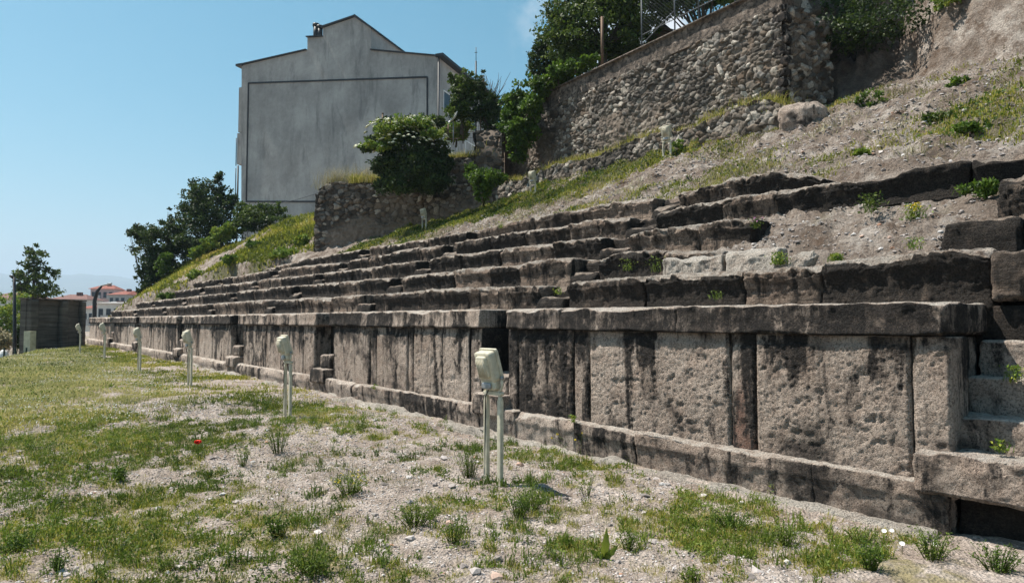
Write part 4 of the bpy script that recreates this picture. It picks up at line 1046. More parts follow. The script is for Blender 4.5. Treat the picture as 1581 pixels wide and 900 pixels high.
e = [ell(298, 392, 10, 7, 37), ell(310, 384, 7, 6, 37)]
plant('shrub', 'small yellow flowering shrub on the bare bank of the left hill', 'shrub', onhill(300, 398), e, 'yelleaf', 1500, .12, 17, .03, wood='stem', crownname='foliage')
e = [ell(252, 412, 10, 15, 38), ell(258, 398, 7, 10, 38)]
plant('shrub', 'upright mid green shrub at the foot of the very dark evergreen bush', 'shrub', onhill(253, 428), e, 'ivy', 2600, .12, 18, .03, wood='stem', crownname='foliage')
for q, (px, py, rx, ry, lb) in enumerate([(300, 425, 12, 8, 'low green weed clump halfway up the left hill'), (400, 378, 18, 7, 'green tussock beneath the broad shrub on the left hill'), (440, 392, 20, 7, 'green tussock beside the footpath on the left hill'), (262, 458, 14, 5, 'bright green leafy clump behind the far end of the third seat row'), (468, 372, 14, 8, 'green weeds growing against the left edge of the ruined wall'), (360, 402, 16, 6, 'sparse green clump on the brown bank of the left hill')]):
    c = onhill(px, py+ry*.6); Dq = float((c-EYE)@_H); plant('weed_clump', lb, 'weeds', c, [ell(px, py, rx, ry, Dq)], 'ivy' if q % 2 else 'yelleaf', 1500, .10, 30+q, .02, 'weed clumps on the left hill', wood='stem', crownname='foliage')
m = MB(); rg = np.random.default_rng(19); tb = onhill(206, 460); t = empty('bare_shrub', tb, 'pale bare twiggy shrub at the far left foot of the hill', 'shrub')
for q in range(60):
    d = rg.normal(size=3)*[.8, .8, .4]+[0, 0, .9]; p1 = tb+d*rg.uniform(.6, 1.25); tube(m, [tb, (tb+p1)/2+rg.normal(size=3)*.12, p1], [.03, .02, .008], 4)
m.build('twigs', plain('grey_twigs', (.28, .25, .22), .9), t)
# lower left background
e = [ell(52, 400, 16, 22, 46), ell(70, 425, 18, 20, 46), ell(40, 425, 20, 22, 46), ell(60, 450, 26, 16, 46), ell(55, 384, 7, 9, 46), ell(36, 448, 14, 14, 46)]
b0 = atD(55, 480, 46); b0[2] = -2
plant('broadleaf_tree', 'sparse light tree standing behind the dark concrete wall', 'tree', b0, e, 'midleaf', 4600, .19, 21, .14, lump=.24, shell=.25)
for q, (ee, mt, lb) in enumerate([([ell(10, 470, 30, 18, 40), ell(20, 495, 22, 22, 39), ell(0, 500, 24, 24, 39)], 'yelleaf', 'light green bushes behind the black lamp pole at the left edge'), ([ell(8, 527, 14, 12, 34), ell(-12, 522, 16, 16, 34)], 'drygrass', 'reddish brown bush above the green fence at the left edge'), ([ell(32, 520, 7, 14, 33)], 'dkleaf', 'small dark bush between the lamp pole and the concrete wall')]):
    b0 = atD(12, 540, 38); b0[2] = -2.5; plant('bush', lb, 'bush', b0, ee, mt, 6000, .14, 22+q, .05, wood='stem', crownname='foliage')

# concrete wall
P1 = atD(42, 500, 29.); P2_ = atD(128, 500, 32.5); P1[2] = P2_[2] = 0; cu = P2_-P1; CL = np.linalg.norm(cu); cu /= CL; cn_ = np.array([cu[1], -cu[0], 0]); cn_ = cn_ if cn_@_H > 0 else -cn_
cw = empty('concrete_wall', P1, 'dark board-marked concrete wall at the far left end of the podium', 'concrete wall')
zt1, zt2 = 2.60, 2.62
m = MB(); obox(m, (P1+P2_)/2+cn_*.2+_Z*.7, cu*CL/2, cn_*.12, _Z*1.9)
nb_ = 14
for k in range(nb_):
    z = -.8+k*.24; obox(m, (P1+P2_)/2+cn_*(.075+.012*math.sin(k*2.3))+_Z*(z+.12), cu*(CL/2-.02), cn_*.02, _Z*.113)
m.build('board_face', M['concrete'], cw, False)
for f_, wd in ((.07, .22), (.60, .2), (.965, .12)):
    m = MB(); block(m, (-wd, -.06, -1.2), (wd, .14, 2.55), .08, r=.01, amp=.01, seed=900); V = m.V[0]; m.V[0] = P1+cu*CL*f_+cu*V[:, :1]-cn_*V[:, 1:2]*1.0+_Z*V[:, 2:3]; m.Fs[0] = m.Fs[0][:, ::-1]; m.build('pier', M['concrete'], cw)
m = MB(); obox(m, (P1+P2_)/2+cn_*.12+_Z*2.60, cu*(CL/2+.05), cn_*.25, _Z*.03); m.build('coping', M['capping'], cw, False)
m = MB(); c = atD(46, 527, 28.4)
for z0, z1 in ((.25, 1.22), (-.5, .17)): obox(m, np.array([c[0], c[1], (z0+z1)/2]), cu*.16, cn_*.14, _Z*(z1-z0)/2)
tag(m.build('painted_pier', plain('yellowed_plaster', (.52, .50, .36), .8, 0, .35, 5), None, False), 'short yellowish painted pier at the left end of the concrete wall', 'pier')
m = MB(); pA = atD(21, 545, 31); pA[2] = -2.2; pB = atD(22, 428, 31); tube(m, [pA, (pA+pB)/2+_R*.08, pB], [.09, .075, .06], 8); tube(m, [pB-_Z*.05, pB-_R*.12+_Z*.04, pB-_R*.2+_Z*.06], [.07, .07, .05], 6)
tag(m.build('lamp_post', M['darkmetal']), 'black lamp post standing alone at the left edge', 'lamp post')
t = empty('street_lamp', atD(146, 500, 55), 'tall dark curved street lamp in front of the pink apartment block', 'street lamp')
m = MB(); bz = atD(146, 482, 55); pts = [np.array([bz[0], bz[1], -3.5]), bz, atD(146, 465, 55), atD(150, 450, 55), atD(157, 441, 55)]; tube(m, pts, [.16, .16, .15, .13, .09], 8); m.build('pole', M['darkmetal'], t)
m = MB(); a1, a2 = atD(156, 441.5, 55), atD(173, 437.5, 55); rbox(m, (a1+a2)/2, (a2-a1)/2, _H*.12, _Z*.05, .4, 4); m.build('lamp_head', M['greymetal'], t)
# green fence
t = empty('green_fence', atD(20, 560, 27), 'dark green metal fence in the lower left corner', 'fence')
f0 = atD(-30, 575, 27.2); f1 = atD(40, 562, 28.); 
for q in range(5):
    p = f0+(f1-f0)*q/4; m = MB(); box(m, (p[0]-.03, p[1]-.03, -2.5), (p[0]+.03, p[1]+.03, .55)); m.build('post', M['greenfence'], t, False)
m = MB(); fd = (f1-f0)*[1, 1, 0]; fl = np.linalg.norm(fd); fd /= fl
for q in range(int(fl/.06)): p = f0+fd*q*.06; tube(m, [(p[0], p[1], -2.), (p[0], p[1], .45)], .004, 3)
for z in np.arange(-1.8, .5, .2): tube(m, [(f0[0], f0[1], z), (f1[0], f1[1], z)], .006, 3)
m.build('wire_panel', M['greenfence'], t, False)
m = MB(); c = atD(5, 555, 29.5); prof_ = [(.0, -.95), (.2, -.95), (.22, -.4), (.21, .2), (.12, .36), (.05, .42), (.0, .42)]
k = 14; V = np.array([[c[0]+r*math.cos(2*math.pi*j/k), c[1]+r*math.sin(2*math.pi*j/k), c[2]+z] for r, z in prof_ for j in range(k)])
f = [[i*k+j, i*k+(j+1) % k, (i+1)*k+(j+1) % k, (i+1)*k+j] for i in range(len(prof_)-1) for j in range(k)]
m.add(V, np.array(f)); tag(m.build('plastic_drum', M['white']), 'white plastic drum behind the green fence', 'drum')

# ------------------------------------------------------------------ town
def house(name, label, pxl, pxr, ytop, D, depth, mat, roofmat, roofh, floors, cols, turn=.3, zb=-6, ridge='gable'):
    A = atD(pxl, ytop, D); B = atD(pxr, ytop, D); u = (B-A)*[1, 1, 0]; L = np.linalg.norm(u); u /= L
    u = u*math.cos(turn)+_H*math.sin(turn); u /= np.linalg.norm(u); v = np.array([-u[1], u[0], 0]); v = v if v@_H > 0 else -v
    zt = A[2]; c = np.array([A[0], A[1], 0]); t = empty(name, (A[0], A[1], zb), label, 'building')
    m = MB(); mid = c+u*L/2+v*depth/2; obox(m, mid+_Z*(zt+zb)/2, u*L/2, v*depth/2, _Z*(zt-zb)/2); m.build('wall', M[mat], t, False)
    m = MB(); o = .5; z = zt+.02
    p = [c-u*o-v*o, c+u*(L+o)-v*o, c+u*(L+o)+v*(depth+o), c-u*o+v*(depth+o)]
    r0 = c+v*depth/2+u*(L*.25); r1 = c+v*depth/2+u*(L*.75)
    V = [q*[1, 1, 0]+_Z*z for q in p]+[r0+_Z*(z+roofh), r1+_Z*(z+roofh)]
    m.add(np.array(V), [np.array([[0, 1, 5, 4], [2, 3, 4, 5], [3, 2, 1, 0]]), np.array([[1, 2, 5], [3, 0, 4]])]); rf = m.build('roof', M[roofmat], t, False)
    m = MB(); cc = c+u*L*.6+v*depth*.4; obox(m, cc+_Z*(z+roofh*.9), u*.4, v*.4, _Z*roofh*.45); m.build('chimney', M['brownroof'], rf, False)
    fh = 2.9
    for fl in range(floors):
        for k in range(cols):
            zc = zt-1.5-fl*fh
            cc = c+u*L*(k+.5)/cols+_Z*zc
            m = MB(); obox(m, cc-v*.02, u*L/cols*.28, v*.04, _Z*.75); wv = m.build('window', M['window'], t, False)
            if k % 2 == 1:
                m = MB(); obox(m, cc-v*.6-_Z*.95, u*L/cols*.46, v*.6, _Z*.09); obox(m, cc-v*1.15-_Z*.5, u*L/cols*.46, v*.04, _Z*.4); m.build('balcony', M['greyrender'], t, False)
    return t
house('apartment_block', 'pink apartment block with red tiled roof beyond the street lamp', 140, 172, 446, 170, 9, 'pink', 'redroof', 1.2, 4, 4, .25)
house('apartment_block', 'grey apartment block with red roof adjoining the pink block on its right', 168, 196, 455, 160, 9, 'greyrender', 'redroof', 1.1, 3, 3, -.1)
house('house', 'low house with brown hipped roof above the right part of the concrete wall', 80, 127, 462, 120, 8, 'wallwhite', 'brownroof', 1.0, 1, 4, .2)
house('house', 'distant house with brown roof seen through the sparse tree', -30, 34, 462, 105, 9, 'wallwhite', 'brownroof', 1.2, 1, 4, .1)
house('house', 'low white building in front of the grey apartment block', 150, 184, 468, 90, 7, 'wallwhite', 'greyrender', .25, 1, 3, .1)
house('house', 'low house with bright red roof left of the street lamp foot', 128, 143, 476, 100, 8, 'wallwhite', 'redroof', .7, 1, 2, .1)
# far mountains
m = MB(); az = np.linspace(-2.2, 1.6, 420); dist = [4200, 5200, 6300, 7400]
rid = 330+85*fbm(np.stack([az*9, 0*az, 0*az], -1), 5, 77)
hs_ = [np.full_like(az, -8), rid*.45, rid, rid*.6]
V = []
for d, h in zip(dist, hs_):
    for a, hh in zip(az, h):
        dirv = _H*math.cos(a)+_R*math.sin(a); V.append(dirv*d+_Z*hh)
k = np.arange(len(V)).reshape(4, len(az)); q = np.stack([k[:-1, :-1], k[:-1, 1:], k[1:, 1:], k[1:, :-1]], -1).reshape(-1, 4)
m.add(np.array(V), q); struct(m.build('far_hills', M['hill']), 'pale blue mountains on the horizon')
# air
m = MB(); box(m, (-9500, -9500, -60), (9500, 12500, 520)); hzo = m.build('haze', None, None, False); hzo['kind'] = 'stuff'; hzo['label'] = 'thin blue haze in the far air'
hm = bpy.data.materials.new('air'); hm.use_nodes = True; tt_ = hm.node_tree; tt_.nodes.remove(tt_.nodes['Principled BSDF']); pv = tt_.nodes.new('ShaderNodeVolumePrincipled')
pv.inputs['Color'].default_value = (.62, .80, 1., 1); pv.inputs['Density'].default_value = HAZE; pv.inputs['Anisotropy'].default_value = .2; tt_.links.new(pv.outputs[0], tt_.nodes['Material Output'].inputs['Volume'])
hzo.data.materials.append(hm)

# ------------------------------------------------------------------ fence, dish and posts on the terraces
t = empty('wire_fence', BA+ub*4+_Z*9.8, 'chain link fence with grey posts on top of the tall retaining wall', 'fence')
fp = []
for px, yb, yt in ((930, 96, 66), (991, 72, 34), (1042, 50, -4), (1079, 30, -25), (1135, 5, -60)):
    d = ray(px, yb); s = ((BA-nb*.1-EYE)@nb)/(d@nb); p = EYE+d*s; p[2] = 9.8
    m = MB(); tube(m, [p, p+_Z*1.75], .022 if px != 930 else .05, 8); m.build('post', M['fencemetal'] if px != 930 else M['rust'], t); fp.append(p)
m = MB()
for a, b in zip(fp[1:-1], fp[2:]):
    for z in (.5, 1.7): tube(m, [a+_Z*z, b+_Z*z], .012, 5)
    L = np.linalg.norm(b-a); nn_ = int(L/.11)
    for q in range(-8, nn_+8):
        for s in (-1, 1):
            u0 = q*.11; u1 = u0+s*1.2
            z0_, z1_ = .45, 1.65
            lo_, hi_ = sorted((u0, u1)); 
            if hi_ < 0 or lo_ > L: continue
            t0 = max(0, min(1, (0-u0)/(u1-u0))) if u0 < 0 or u0 > L else 0
            def cl(u): return min(max(u, 0), L)
            c0 = cl(u0); c1 = cl(u1); f0_ = (c0-u0)/(u1-u0); f1_ = (c1-u0)/(u1-u0)
            if abs(c1-c0) < .02: continue
            tube(m, [a+(b-a)*c0/L+_Z*(z0_+(z1_-z0_)*f0_), a+(b-a)*c1/L+_Z*(z0_+(z1_-z0_)*f1_)], .0019, 3)
m.build('wire_mesh', M['fencemetal'], t, False)
m = MB(); a = fp[1]; b = fp[2]; tube(m, [a+_Z*.2, b+_Z*.75], .016, 5); m.build('rail', M['fencemetal'], t)
# shed roof behind the fence
sc_ = atD(1025, 55, 26.5); t = empty('garden_shed', sc_*[1, 1, 0]+_Z*9.3, 'dark pitched shed roof seen behind the wire fence', 'shed')
zr_ = atD(1023, 40, 26.5)[2]; zl_ = atD(1023, 62, 26.5)[2]
m = MB(); ctr = sc_*[1, 1, 0]; prism(m, [ctr-_R*.55+_Z*9.3, ctr-_R*.55+_Z*zl_, ctr-_R*.05+_Z*(zr_-.05), ctr+_R*.5+_Z*zl_, ctr+_R*.5+_Z*9.3], _H*1.5); m.build('wall', M['rust'], t, False)
m = MB()
for s in (-1, 1):
    e0 = ctr-_R*.05+_Z*zr_-_H*.15; e1 = ctr+_R*s*.68+_Z*(zl_-.06)-_H*.15; prism(m, [e0, e1, e1+_Z*.06, e0+_Z*.06], _H*1.8)
m.build('roof', M['darkmetal'], t, False)
# satellite dish
t = empty('satellite_dish', atD(702, 222, 25.6), 'white satellite dish on a thin pole beside the rubble pillar', 'satellite dish')
dc = atD(702, 183, 25.6); m = MB(); tube(m, [atD(700, 224, 25.6), atD(700, 187, 25.6)], .02, 6); m.build('pole', M['greymetal'], t)
dn = -_R*.75-_H*.35+_Z*.55; dn /= np.linalg.norm(dn); du_ = np.cross(dn, _Z); du_ /= np.linalg.norm(du_); dv_ = np.cross(dn, du_)
V = []; k = 20
for r in (.0, .1, .2, .27): V += [dc+dn*(r*r*1.3)+du_*r*math.cos(2*math.pi*j/k)+dv_*r*math.sin(2*math.pi*j/k) for j in range(k)]
for r in (.27, .2, .1, .0): V += [dc-dn*.012+dn*(r*r*1.3)+du_*r*math.cos(2*math.pi*j/k)+dv_*r*math.sin(2*math.pi*j/k) for j in range(k)]
f = [[i*k+j, i*k+(j+1) % k, (i+1)*k+(j+1) % k, (i+1)*k+j] for i in range(7) for j in range(k)]
m = MB(); m.add(np.array(V), np.array(f)); m.build('dish', M['white'], t)
m = MB(); tube(m, [dc+dv_*.25, dc+dn*.34], .009, 5); m.build('arm', M['greymetal'], t)
for px, lb in ((591, 'thin dark post rising behind the left side of the elder bush'), (648, 'thin dark post rising behind the right side of the elder bush')):
    m = MB(); p = atD(px, 176, 27); tube(m, [(p[0], p[1], 6.6), (p[0], p[1], p[2])], .035, 6); tube(m, [(p[0], p[1], p[2]), (p[0], p[1], p[2]+.03)], .045, 6)
    tag(m.build('fence_post', M['rust']), lb, 'post', 'thin posts on the garden terrace')
t = empty('garden_fence', atD(715, 220, 26.2), 'low rusty wire garden fence between the elder bush and the rubble pillar', 'fence')
for px in (692, 715, 742): 
    m = MB(); p = atD(px, 222, 26); tube(m, [p, p+_Z*(1.5 if px == 742 else .75)], .022, 5); m.build('post', M['rust'], t)
m = MB()
for yy in (195, 203, 212): tube(m, [atD(688, yy+3, 26), atD(742, yy, 26)], .007, 4)
for px in range(690, 742, 4): tube(m, [atD(px, 221, 26), atD(px, 197, 26)], .004, 3)
m.build('wire', M['rust'], t)
# sagging cable across the gable wall
m = MB(); pts = [atD(436, 313, 52)+_Z*0, atD(460, 308, 48), atD(486, 300, 44), atD(530, 283, 36)]; tube(m, pts, .022, 4); tag(m.build('cable', M['darkmetal']), 'black cable sagging across the bottom of the gable wall', 'cable')

# ------------------------------------------------------------------ grass and weeds (uncountable)
def scatter_grass(name, label, N, sampler, zf, dens, thr, mat, hrange, wid, per, spread, lean=.6, seed=0, tint=None, leafy=0, lsize=.02):
    rg = np.random.default_rng(seed); X, Y = sampler(rg, N); g = dens(X, Y)
    keep = rg.random(N) < np.clip((g-thr)/(.30), 0, 1)**1.3; X, Y, g = X[keep], Y[keep], g[keep]
    n = len(X); k = np.repeat(np.arange(n), per)
    Dn = np.sqrt(X[k]**2+Y[k]**2)
    sp = spread*(1+Dn*.05)
    x = X[k]+rg.normal(size=len(k))*sp; y = Y[k]+rg.normal(size=len(k))*sp
    ok = np.ones(len(k), bool)
    if zf is gz: ok = x < 5.72
    x, y, kk = x[ok], y[ok], k[ok]; Dn = Dn[ok]
    z = zf(x, y)-.004
    h = (hrange[0]+(hrange[1]-hrange[0])*rg.random(len(x))**1.8)*(.6+.7*g[kk])
    rn = np.clip(.28*rg.random(n)[kk]+.55*rg.random(len(x))**1.5+.35*fbm(P2(x, y)*.7, 3, 14), 0, 1)
    m = MB(); ti = 0. if tint is None else tint(x, y)
    if leafy:
        C = np.stack([x, y, z+h*rg.random(len(x))], -1); leaves(m, C, lsize*(.5+rg.random(len(x)))*(1+Dn*.03), .5, .35, rg, rnd=rn)
    else:
        blades(m, np.stack([x, y, z], -1), h, wid*(.6+.8*rg.random(len(x)))*(1+Dn*.10), lean, rg, rnd=rn, tint=ti)
    tag(m.build(name, M[mat], None, False), label, None, None, 'stuff'); return n
def samp_near(rg, N): return rg.uniform(-.6, 5.75, N), 2.0+rg.random(N)**1.25*10
def samp_far(rg, N): return rg.uniform(.2, 5.75, N), 11+rg.random(N)**1.1*29
meadow = lambda x, y: .55*sstep(9, 15, y)*sstep(4.2, 2.6, x-.06*(y-12))
scatter_grass('grass', 'short patchy grass and fine weeds on the gravel in the foreground', 34000, samp_near, gz, gden, .40, 'grass', (.010, .06), .0035, 8, .018, 1.0, 1, meadow)
scatter_grass('grass', 'yellowish meadow grass farther along the podium wall', 40000, samp_far, gz, gden, .30, 'grass', (.02, .10), .005, 6, .05, .9, 2, meadow)
scatter_grass('ground_weeds', 'low broad leaved ground cover among the gravel', 8500, samp_near, gz, lambda x, y: gden(x, y)*.7+.35*fbm(P2(x, y)*1.4, 3, 44)+.12, .44, 'weed', (.008, .045), .0, 20, .035, 1, 3, None, 1, .022)
scatter_grass('ground_weeds', 'low broad leaved ground cover along the far meadow', 7000, samp_far, gz, lambda x, y: gden(x, y)*.7+.35*fbm(P2(x, y)*1.4, 3, 44)+.10, .42, 'weed', (.01, .06), .0, 12, .06, 1, 4, None, 1, .03)
scatter_grass('weed_tufts', 'small upright weed tufts dotted over the gravel', 5200, samp_near, gz, lambda x, y: .30+.5*gden(x, y)+.35*fbm(P2(x, y)*2.2, 3, 45), .42, 'weed', (.03, .13), .004, 11, .016, .9, 8, None)
scatter_grass('weed_tufts', 'leaves of the small weed tufts in the gravel', 5200, samp_near, gz, lambda x, y: .30+.5*gden(x, y)+.35*fbm(P2(x, y)*2.2, 3, 45), .42, 'weed', (.02, .09), 0, 18, .020, .9, 8, None, 1, .017)
scatter_grass('dry_stalks', 'thin dry stalks and straw lying over the gravel', 9000, samp_near, gz, lambda x, y: .55+.35*fbm(P2(x, y)*1.8, 3, 46), .40, 'drygrass', (.02, .09), .0022, 5, .03, 2.6, 9, None)
def hg(x, y): return hgreen(np.stack([x, y, 0*x], -1))-.5*(x < 10.3)+.06
def samp_h1(rg, N): return rg.uniform(10.3, 16.4, N), 2.2+rg.random(N)**.9*20
def samp_h2(rg, N): return rg.uniform(7, 17, N), rg.uniform(26, 45, N)
def hzs(x, y): return hz(x, y)
scatter_grass('slope_grass', 'green grass and weeds on the gravel slope above the seat rows', 34000, samp_h1, hzs, hg, .30, 'grass', (.02, .12), .007, 6, .06, .8, 5, None)
scatter_grass('slope_grass', 'rough grass covering the left hill', 26000, samp_h2, hzs, lambda x, y: hgreen(np.stack([x, y, 0*x], -1)), .36, 'grass', (.04, .24), .014, 6, .12, .8, 6, None)
scatter_grass('slope_weeds', 'leafy ground cover on the gravel slope', 9000, samp_h1, hzs, hg, .50, 'ivy', (.02, .10), 0, 14, .10, .8, 7, None, 1, .04)
scatter_grass('slope_stalks', 'dry straw coloured stalks on the slope', 9000, samp_h1, hzs, lambda x, y: .5+.4*fbm(P2(x, y)*1.1, 3, 47)-.5*(x < 10.3), .42, 'drygrass', (.03, .16), .006, 6, .07, 1.8, 10, None)
# grass on the ledge, ruin top and terrace
def strip_grass(name, label, P0, P1, wid, zf, N, h, mat, seed, w_=.012, lean=.8, tint=0.):
    rg = np.random.default_rng(seed); t = rg.random(N); B = P0+(P1-P0)*t[:, None]+np.stack([rg.normal(size=N)*wid, rg.normal(size=N)*wid, 0*t], -1); B[:, 2] = zf(t)
    dn = fbm(B*[1.6, 1.6, 0], 3, seed) > -.25; B = B[dn]; n_ = len(B)
    m = MB(); blades(m, B, h*(.35+.9*rg.random(n_)), w_, lean, rg, tint=tint); return tag(m.build(name, M[mat], None, False), label, None, None, 'stuff')
lt = lambda t: lowt(t*LL)+.0
pm0 = (LA+BA)/2; pm1 = (LA+ul*LL+BA+ub*(LL-.5))/2
strip_grass('ledge_grass', 'grass along the ledge between the two retaining walls', LA-nl*.08+0*pm0, LA+ul*LL-nl*.08, .10, lambda t: lt(t)-.05, 3600, .14, 'grass', 61)
strip_grass('ledge_grass', 'weeds on the ledge against the tall wall', pm0, pm1, .2, lambda t: lt(t)+.03+0*t, 7000, .26, 'grass', 62)
strip_grass('ruin_grass', 'long green grass on top of the ruined wall', RU_A+ru*.4-nru*.25, RU_A+ru*3.2-nru*.3, .22, lambda t: rut(.4+t*2.8)-.05, 5000, .42, 'grass', 63, .014, 1.)
strip_grass('ruin_grass', 'pale feathery dry grass on the left top of the ruined wall', RU_A+ru*.1-nru*.4, RU_A+ru*2.4-nru*.45, .25, lambda t: rut(.1+t*2.3)-.05, 2600, .85, 'drygrass', 64, .010, .9, .6)
strip_grass('ruin_grass', 'grass on the ledge above the right part of the ruined wall', RU_A+ru*4.9-nru*.4, RU_A+ru*6.6-nru*.4, .3, lambda t: rut(4.9+t*1.7)-.05, 3000, .28, 'grass', 65, .014)
# dark scrub hanging over the shaded bluff
e = [((17.9, 7.9, 9.1), (.9, 1.0, .35)), ((17.6, 7.1, 8.9), (.8, .7, .3)), ((17.5, 6.2, 8.95), (.7, .6, .3)), ((18.4, 7.9, 9.9), (.8, .8, .4)), ((18.0, 6.9, 9.8), (.7, .8, .35)), ((17.0, 8.1, 8.9), (.4, .4, .4))]
plant('shrub', 'dark green scrub hanging over the shaded bluff right of the tall wall', 'shrub', (18, 7.2, 8.3), e, 'dkleaf', 6500, .09, 71, .05, lump=.5, wood='stem', crownname='foliage')
c = onhill(1465, 8, 8, 40); plant('shrub', 'yellow green tuft on the crest of the lit bluff at the top edge', 'shrub', c, [(c+[0, 0, .1], (.35, .35, .25))], 'yelleaf', 1500, .07, 72, .02, wood='stem', crownname='foliage')
for q, (px, py, rx, ry, mt, lb) in enumerate([(1345, 152, 24, 11, 'ivy', 'bright green weed clump where the shaded bluff meets the slope'), (1448, 182, 26, 8, 'midleaf', 'grey green spiny clump on the open slope right of centre'), (1500, 200, 30, 6, 'ivy', 'green spreading clump low on the slope near the right edge'), (1215, 186, 0, 0, 'ivy', ''), (1478, 128, 16, 6, 'ivy', 'small green clump under the lit bluff'), (1045, 228, 9, 12, 'yelleaf', 'leafy green plant beside the nearest slope floodlight'), (1330, 238, 10, 4, 'yelleaf', 'tiny bright green tuft just above the topmost seat blocks')]):
    if rx == 0: continue
    c = onhill(px, py+ry*.7); Dq = float((c-EYE)@_H); plant('weed_clump', lb, 'weeds', c, [ell(px, py, rx, ry, Dq)], mt, 800, .06, 80+q, .012, 'weed clumps on the upper slope', wood='stem', crownname='foliage')
# small plants in the joints of the seats
def sprig(px, py, X, h, mat, label, name='sprig', n=60, fl=None, group='small plants in the joints of the seats', size=.03, seed=0):
    b = atX(px, py, X); rg = np.random.default_rng(seed+int(px)); t = empty(name, b, label, 'plant', group)
    m = MB(); B = b+rg.normal(size=(n//5, 3))*[.02, .04, .005]
    blades(m, B, h*(.5+.6*rg.random(len(B))), .006, .8, rg); 
    st = m.build('stem', M['weed'], t, False)
    m = MB(); C = b+np.stack([rg.normal(size=n)*h*.3, rg.normal(size=n)*h*.35, rg.random(n)*h], -1); leaves(m, C, size*(.6+.8*rg.random(n)), .5, .3, rg); m.build('foliage', M[mat], t, False)
    if fl:
        m = MB(); k = fl[1]; C = b+np.stack([rg.normal(size=k)*h*.28, rg.normal(size=k)*h*.33, h*(.6+.5*rg.random(k))], -1)
        C = np.repeat(C, 5, 0); leaves(m, C, fl[2], .8, .2, rg); m.build('flowers', M[fl[0]], t, False)
    return t
sprig(1412, 340, 8.3, .17, 'yelleaf', 'yellow flowering plant in the bare soil gap under the fourth row', n=260, fl=('petaly', 26, .018))
sprig(1166, 352, 8.15, .13, 'midleaf', 'small plant with pink flower at the broken end of the third row', n=80, fl=('petalp', 6, .016))
sprig(1345, 328, 8.5, .22, 'midleaf', 'tall grassy tuft in the joint of the fourth row', n=200, size=.04)
sprig(1525, 302, 8.7, .16, 'ivy', 'trailing leafy plant under the long tilted block at the right', n=420, size=.05)
sprig(1490, 300, 8.7, .10, 'ivy', 'small green leaves under the middle of the long tilted block', n=150, size=.04)
sprig(1203, 408, 7.15, .13, 'yelleaf', 'yellow green tuft between the two white stones on the first row', n=220)
sprig(1290, 404, 7.3, .08, 'yelleaf', 'low yellow green weeds behind the wedge shaped white stone', n=220)
sprig(862, 455, 6.6, .10, 'yelleaf', 'small green sprig in the stairway of the first row above the dark niche', n=50)
sprig(773, 352, 9.55, .14, 'yelleaf', 'single green sprig hanging on the topmost row', n=70)
sprig(968, 418, 6.9, .16, 'weed', 'thin grassy sprig against the second row near the worn block', n=50)
sprig(1010, 420, 6.95, .2, 'weed', 'wispy grass stems leaning on the second row', n=40)
sprig(1570, 545+42, 6.42, .12, 'yelleaf', 'leafy sprig growing on the third stair tread at the right edge', n=90)
sprig(1545, 697, 6.02, .08, 'yelleaf', 'low sprig on the lowest stair tread at the right edge', n=70)
sprig(885, 650, 5.78, .07, 'yelleaf', 'yellowish sprig on the plinth ledge beside the narrow pilaster', n=50)
sprig(578, 600, 5.78, .07, 'yelleaf', 'small sprig on the plinth ledge between the two nearest floodlights', n=50)
sprig(1105, 462, 6.6, .1, 'midleaf', 'low dark sprig on the podium top beneath the first row', n=60)
sprig(1412, 385, 7.4, .12, 'yelleaf', 'yellow green weed left of the single block of the second row', n=80)

# ------------------------------------------------------------------ individual weeds in the foreground
def gpt(px, py):
    p = atZ(px, py, .06); z = float(gz([p[0]], [p[1]])[0]); p = atZ(px, py, z); p[2] = float(gz([p[0]], [p[1]])[0]); return p
def bushy(px, py, w_px, h_px, mat, label, n=500, fl=None, name='weed_clump', seed=0, ls=.022, group='larger weed clumps in the gravel'):
    b = gpt(px, py); D = float((b-EYE)@_H); s = D/F_PX; w_ = w_px*s; h = h_px*s*1.05
    rg = np.random.default_rng(1000+int(px)+seed); t = empty(name, b, label, 'weeds', group)
    n = int(n*.75); w_ *= 1.15; m = MB(); ns = max(8, n//16); tips = []
    for q in range(ns):
        a = rg.random()*6.28; r = w_/2*rg.random()**.6; top_ = b+np.array([math.cos(a)*r, math.sin(a)*r, h*(.45+.55*rg.random())*(1-.3*r/(w_/2+1e-6))]); root = b+np.array([math.cos(a)*r*.35, math.sin(a)*r*.35, 0]); md = (root+top_)/2+[0, 0, h*.08]
        tube(m, [root, md, top_], [.0028, .002, .0012], 4, rnd=.3, tint=0.); tips.append((root, md, top_))
    m.build('stem', M['weed'], t)
    k = rg.integers(0, ns, n); u = rg.random(n)**.8; A = np.array([x[0] for x in tips])[k]; B = np.array([x[1] for x in tips])[k]; C = np.array([x[2] for x in tips])[k]
    Pq = A*((1-u)**2)[:, None]+B*(2*u*(1-u))[:, None]+C*(u*u)[:, None]+rg.normal(size=(n, 3))*.014
    m = MB(); leaves(m, Pq, ls*.8*(.5+rg.random(n)), .42, .35, rg); m.build('foliage', M[mat], t, False)
    if fl:
        m = MB(); kk = rg.integers(0, ns, fl[1]); C = np.repeat(np.array([x[2] for x in tips])[kk], 6, 0)+rg.normal(size=(fl[1]*6, 3))*.004; leaves(m, C, fl[2], .7, .3, rg); m.build('flowers', M[fl[0]], t, False)
    return t
bushy(724, 735, 44, 62, 'weed', 'tall dark green weed directly left of the nearest floodlight post', 900)
bushy(560, 662, 34, 26, 'weed', 'green weed clump in the gravel right of the second floodlight', 500)
bushy(430, 700, 40, 50, 'weed', 'grey green upright clump below the second floodlight', 700)
bushy(540, 765, 52, 40, 'yelleaf', 'yellow green flowering clump in the lower middle gravel', 900, ('petaly', 30, .010))
bushy(186, 742, 34, 26, 'ivy', 'rich green leafy rosette left of the red poppy', 500, ls=.035)
